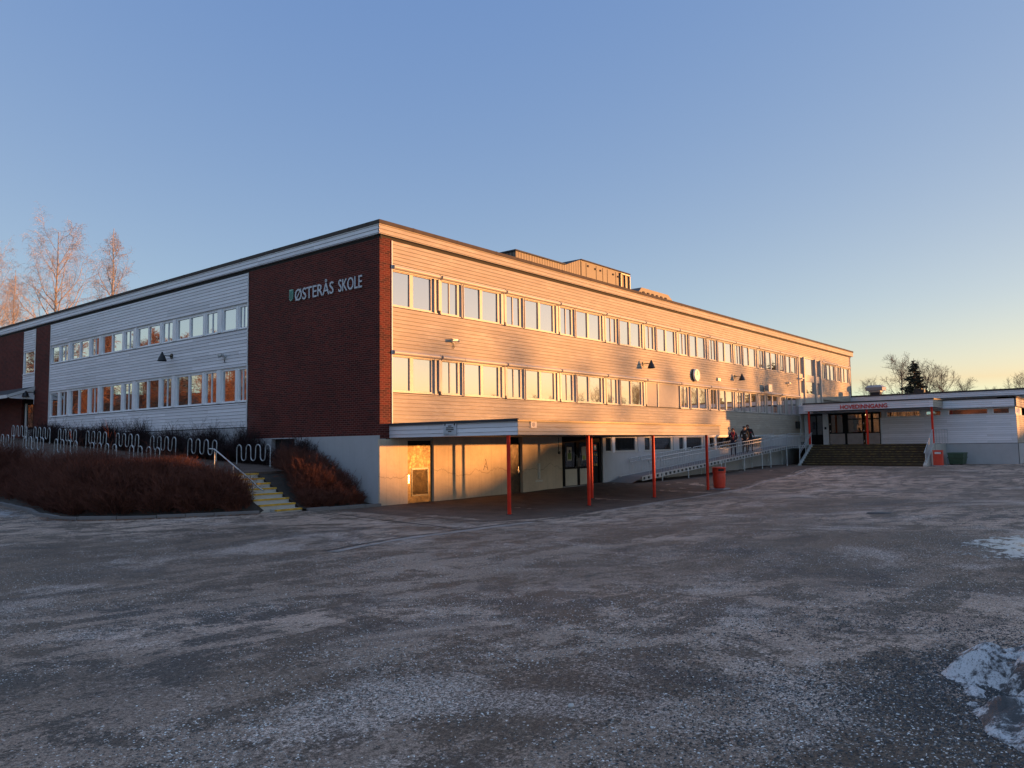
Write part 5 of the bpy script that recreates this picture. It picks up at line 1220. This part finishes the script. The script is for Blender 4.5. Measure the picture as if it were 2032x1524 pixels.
    if extra: extra(b, D, k)
    return b
cloth = lambda n, c: simple(n, c, .85, 0, .2, 12)
skinm = simple('skin', (.42, .22, .15), .55, 0, .08, 20)
dark, navy, jeans, shoe = cloth('black_cloth', (.010, .010, .012)), cloth('navy_cloth', (.016, .018, .035)), cloth('dark_jeans', (.02, .024, .05)), cloth('shoe', (.02, .02, .02))
hair1, hair2 = cloth('auburn_hair', (.09, .03, .015)), cloth('brown_hair', (.035, .02, .014)); scarf = cloth('red_scarf', (.30, .02, .03)); 
face_cam = math.atan2(-20.8, -48.0)+PI/2
def ex1(b, D, k):
    mb = MB(); mb.tube([(.075, -.06, 1.45), (.07, -.13, 1.36), (.02, -.17, 1.22), (.0, -.175, 1.0)], [.035, .04, .04, .03], 8); mb.tube([(-.075, -.06, 1.45), (-.07, -.13, 1.36), (-.02, -.17, 1.22), (-.01, -.165, 1.05)], [.035, .04, .04, .03], 8)
    mb.tube([(.09, .0, 1.47), (0, .085, 1.49), (-.09, 0, 1.47)], .045, 8); mb.build('scarf', scarf, b)
def ex2(b, D, k):
    mb = MB(); mb.tube([(.09, -.02, 1.47), (.08, .06, 1.50), (0, .10, 1.53), (-.08, .06, 1.50), (-.09, -.02, 1.47)], .05, 8); mb.build('hood', dark, b)
    hd = Vector(D['head'])*k; mb = MB(); mb.lathe([(.112, .02), (.115, .05), (.10, .09), (.05, .12), (0, .125)], tuple(hd), 16); mb.box(hd.x-.07, hd.x+.07, hd.y-.17, hd.y-.08, hd.z+.02, hd.z+.035); mb.build('cap', dark, b)
    mb = MB(); mb.box(-.05, .06, -.172, -.165, 1.27, 1.30); mb.build('chest_print', M['galv'], b)
def ex3(b, D, k):
    mb = MB(); mb.box(-.03, .08, -.165, -.158, 1.24, 1.30); mb.build('chest_print', scarf, b)
X1, X2, X3, Yp = 28.95, 30.75, 31.75, -.75
person((X1, Yp, deck(X1)), face_cam, 'person with a red scarf over a dark coat standing on the ramp', dict(elR=(-.27, .0, 1.16), wrR=(-.10, -.17, 1.10), haR=(-.02, -.19, 1.13), elL=(.26, .03, 1.14), wrL=(.16, -.12, .95), haL=(.12, -.17, .92)), [navy, jeans, skinm, shoe], 1.70, (1, hair1), ex1)
person((X2, Yp, deck(X2)), face_cam+.1, 'person in a black hooded jacket and black cap, middle of three on the ramp', dict(wrL=(.21, -.10, .95), haL=(.16, -.15, .90), wrR=(-.21, -.10, .95), haR=(-.16, -.15, .90)), [dark, dark, skinm, shoe], 1.74, None, ex2)
person((X3, Yp+.05, deck(X3)), face_cam+.25, 'brown-haired person in a dark sweater leaning on the ramp rail', dict(chest=(-.04, 0, 1.30), neck=(-.08, 0, 1.45), chin=(-.10, -.02, 1.52), head=(-.13, -.03, 1.60), crown=(-.16, -.01, 1.68), nose=(-.13, -.125, 1.59), shL=(.13, 0, 1.41), shR=(-.21, 0, 1.37), elL=(.22, .03, 1.16), wrL=(.25, -.11, .98), haL=(.25, -.18, .96), elR=(-.27, .0, 1.1), wrR=(-.22, -.12, .95), haR=(-.18, -.17, .93)), [dark, jeans, skinm, shoe], 1.78, (1, hair2), ex3)

# ============================================================ trees
M['birchbark'] = simple('birch_bark', (.42, .33, .27), .8, 0, .35, 4)
M['birchtwig'] = twigmat('birch_twigs', (.44, .39, .37), (.30, .26, .25))
M['bark'] = simple('grey_bark', (.10, .075, .06), .9, 0, .3, 4)
M['twigs'] = twigmat('grey_brown_twigs', (.14, .09, .07), (.08, .055, .045))
M['orangetwig'] = twigmat('rusty_twigs', (.22, .095, .045), (.12, .06, .035))
M['needles'] = twigmat('spruce_needles', (.040, .040, .024), (.025, .024, .016))
prof = lambda t: (1-t*.72)*np.where(t < .35, 1.0, 1.)
A_t, A_c = tree_meshes(1, 20.5, .24, 24, .47, .82, .10, 9, 8, 3, -.16, .03, .12, .010, .50, .5, lambda t: 1.05-t*.8)
T1 = put_tree('birch_tree', (11.1, 59.2, 2.6), A_t, A_c, M['birchbark'], M['birchtwig'], 'tallest bare birch behind the left roof, trunk glowing orange', 'birch tree', 'birches behind the side facade')
B_t, B_c = tree_meshes(2, 19.5, .22, 24, .34, .6, .13, 9, 8, 3, -.08, .03, .12, .010, .5, .5, lambda t: 1.0-t*.85)
T2 = put_tree('birch_tree', (18.8, 64.4, 4.6), B_t, B_c, M['birchbark'], M['birchtwig'], 'slender bare birch standing right of the tallest one', 'birch tree', 'birches behind the side facade', rz=1.0, scl=1.10)
for lab, (x, y, z), src, rz, sc in (('leaning bare birch low at the photo\'s left edge', (2.2, 47.8, 2.5), T1, 2.2, .72), ('spreading bare birch left of the tallest one', (4.6, 50, 2.5), T2, 4.0, .74),
    ('small bare birch between the two tall ones', (17.6, 70.6, 2.5), T1, 1.1, .66), ('small bare birch farthest right behind the side roof', (24.5, 70.5, 2.5), T2, 5.1, .66), ('young bare birch beside the tallest trunk', (12.8, 62.5, 2.5), T2, 3.1, .62), ('bare birch cut by the left frame edge', (-3, 49, 2.5), T2, 2.5, .85)):
    copy_tree_at(src, (x, y, z), lab, rz, sc)
C_t, C_c = tree_meshes(3, 11, .20, 17, .44, .75, .09, 7, 7, 2, .01, .05, .25, .014, .55, .5, lambda t: 1.0-t*.6)
T3 = put_tree('bare_tree', (100.8, 5.4, .3), C_t, C_c, M['bark'], M['twigs'], 'largest bare tree beyond the entrance wing, left of the spruce', 'tree', 'bare trees beyond the entrance wing', scl=1.13)
for lab, (x, y, z), rz, sc in (('slim bare tree right of the spruce', (109, 2.0, .3), 1.5, 1.02), ('round bare tree above the middle of the low fascia', (117, .6, .3), 3.2, .90), ('bare tree cut by the right frame edge', (121, -6.3, .3), 4.4, .95),
    ('small bare tree behind the roof ventilator', (113.6, 12.8, .3), 5.3, .95), ('low bare treetop right of the round one', (119.5, -2.6, .3), 2.4, .78), ('bare tree just behind the spruce', (112, 4.6, .3), .6, 1.12)):
    copy_tree_at(T3, (x, y, z), lab, rz, sc)
S_t, S_c = tree_meshes(4, 12.6, .20, 200, .33, 1.62, .01, 16, 5, 0, -.05, .01, .06, .05, .30, .5, lambda t: np.clip(1.04-t, .05, 1)*(.8+.4*np.random.default_rng(9).random(len(t))))
T4 = put_tree('spruce_tree', (96, 2.8, .3), S_t, S_c, M['bark'], M['needles'], 'dark spruce with a ragged pointed top beyond the entrance wing', 'spruce')
# trees towards the sun and across the street, seen in the window panes and shading the facade
grp = 'bare trees across the street'
k = 0
places = [(79.5, -41, .85), (83, -47, .8), (89.5, -40.5, .9), (94, -43, .9), (102, -41, 1.0), (111, -44, .95), (121, -42, 1.05), (133, -50, 1.1), (145, -55, 1.0), (118, -92, .7), (121, -99, .6), (152, -64, .95), (97, -50, .8)]
adj = ['tallest', 'narrow', 'broad', 'leaning', 'twisted', 'young', 'old', 'forked', 'crooked', 'stunted', 'low', 'wide', 'thin']
for i, (x, y, sc) in enumerate(places): copy_tree_at(T3, (x, y, .3), 'bare tree across the street mirrored in the long facade windows', i*1.37, sc)['group'] = grp
crest = [(3, .58), (8, .62), (13, .55), (17, .66), (22, .6), (27, .72), (32, .66), (37, .7), (42, .72), (47, .62), (52, .7), (57, .62)]  # unseen trees added along the crest to dim the facade towards its foot
for i, (x_, sc) in enumerate(crest):
    lab = 'unseen bare tree added on the ridge to dim the low sun'; t_ = 152-.35*x_
    copy_tree_at(T3, (x_+.707*t_, -.707*t_, 5.2), lab, i*2.1, sc)['group'] = 'unseen bare trees added on the ridge'
for i, (x, y, sc) in enumerate([(93, -19, 1.0), (98, -24, 1.1), (91, -28, .9), (105, -21, 1.05), (100, -32, .95), (108, -27, 1.2), (90, -17, .9), (112, -20, 1.0), (101, -20, 1.0)]):
    c = copy_tree_at(T4, (x, y, .3), 'dark spruce hidden behind the hall', i*.9, sc); c['group'] = 'spruces behind the hall'
D_t, D_c = tree_meshes(6, 16, .22, 34, .30, .6, .12, 10, 9, 2, -.03, .04, .12, .03, .52, .55, lambda t: 1.0-t*.6)
T5 = None
for i, (x, y, sc) in enumerate([(-50, 76, .98), (-45, 80, .95), (-41, 78, .95), (-38, 86, 1.0), (-33, 82, 1.0), (-28, 87, 1.0), (-25, 93, 1.1), (-20, 89, 1.05), (-15, 94, 1.15), (-9, 92, 1.1), (-48, 88, .8), (-31, 95, 1.0), (-55, 70, .7), (-36, 92, 1.0), (-4, 97, 1.15), (-47, 72, .9), (-98, -2, .8), (-96, 8, .85), (-99, 17, .75), (-97, 26, .85), (-98, -12, .8), (-96, 37, .8), (-43, 84, 1.0)]):
    lab = 'rusty bare tree on the western slope mirrored in the side windows'
    if T5 is None: T5 = put_tree('bare_tree', (x, y, .8), D_t, D_c, M['bark'], M['orangetwig'], lab, 'tree', 'rusty trees on the western slope'); T5.scale = (sc,)*3
    else: copy_tree_at(T5, (x, y, .8+.02*i), lab, i*1.1, sc)
NB = empty('brick_block', (-104, 18, 0), 'long red-brown brick block west of the yard, mirrored in the entrance windows', 'building')
mb = MB(lambda a, b, c: (a+104, b-18, c)); mb.box(-116, -104, -60, 90, -.3, 12); mb.build('wall', simple('brown_brick', (.09, .038, .022), .85, 0, .3, .8), NB)
mb = MB(lambda a, b, c: (a+104, b-18, c)); mb.box(-116.4, -103.6, -60.4, 90.4, 12, 12.5); mb.build('roof', M['darkroof'], NB)
for i in range(14):
    for z in (1.6, 4.7, 7.8): mb = MB(lambda a, b, c: (a+104, b-18, c)); mb.box(-104.02, -103.95, -9+i*4.4, -7.2+i*4.4, z, z+1.5); mb.build('window', M['glassA'], NB)
# unseen ridges added to block low sun and sky; sunward crest stepped for shading
def ridge(name, cx, cy, R0, a0, a1, hf, wd, mt, seed=1):
    V = []; Q = []; n = 260; prof_ = [(-1, 0), (-.7, .35), (-.35, .8), (-.1, .97), (0, 1), (.15, .95), (.5, .6), (1, 0)]
    for i in range(n+1):
        a = math.radians(a0+(a1-a0)*i/n)
        for q, (u, h) in enumerate(prof_):
            r = R0+wd*u; x, y = cx+r*math.cos(a), cy+r*math.sin(a)
            hh = hf(a)*h; hh += (.45*mn.noise(Vector((x*.25, y*.25, seed)))+.35*mn.noise(Vector((x*.9, y*.9, seed))))*(h > .3)
            V.append((x, y, max(-.3, hh)))
    m_ = len(prof_)
    for i in range(n):
        for q in range(m_-1): Q.append([i*m_+q, i*m_+q+1, (i+1)*m_+q+1, (i+1)*m_+q])
    tag(np_mesh(name, np.array(V), np.array(Q), mt), kind='structure')
M['scrub'] = twigmat('scrub_slope', (.07, .045, .03), (.05, .035, .025))
ridge('blocking_ridge', 20, 0, 150, -100, 6, lambda a: 6.7+1.8*ss(-math.degrees(a), 50.5, 50.9)+1.5*ss(math.degrees(a), -48.9, -47.6)-1.2*ss(math.degrees(a), -44.0, -42.0), 25, M['scrub'])
ridge('blocking_ridge', -10, 0, 130, 92, 200, lambda a: 12.5, 22, M['scrub'], 4)
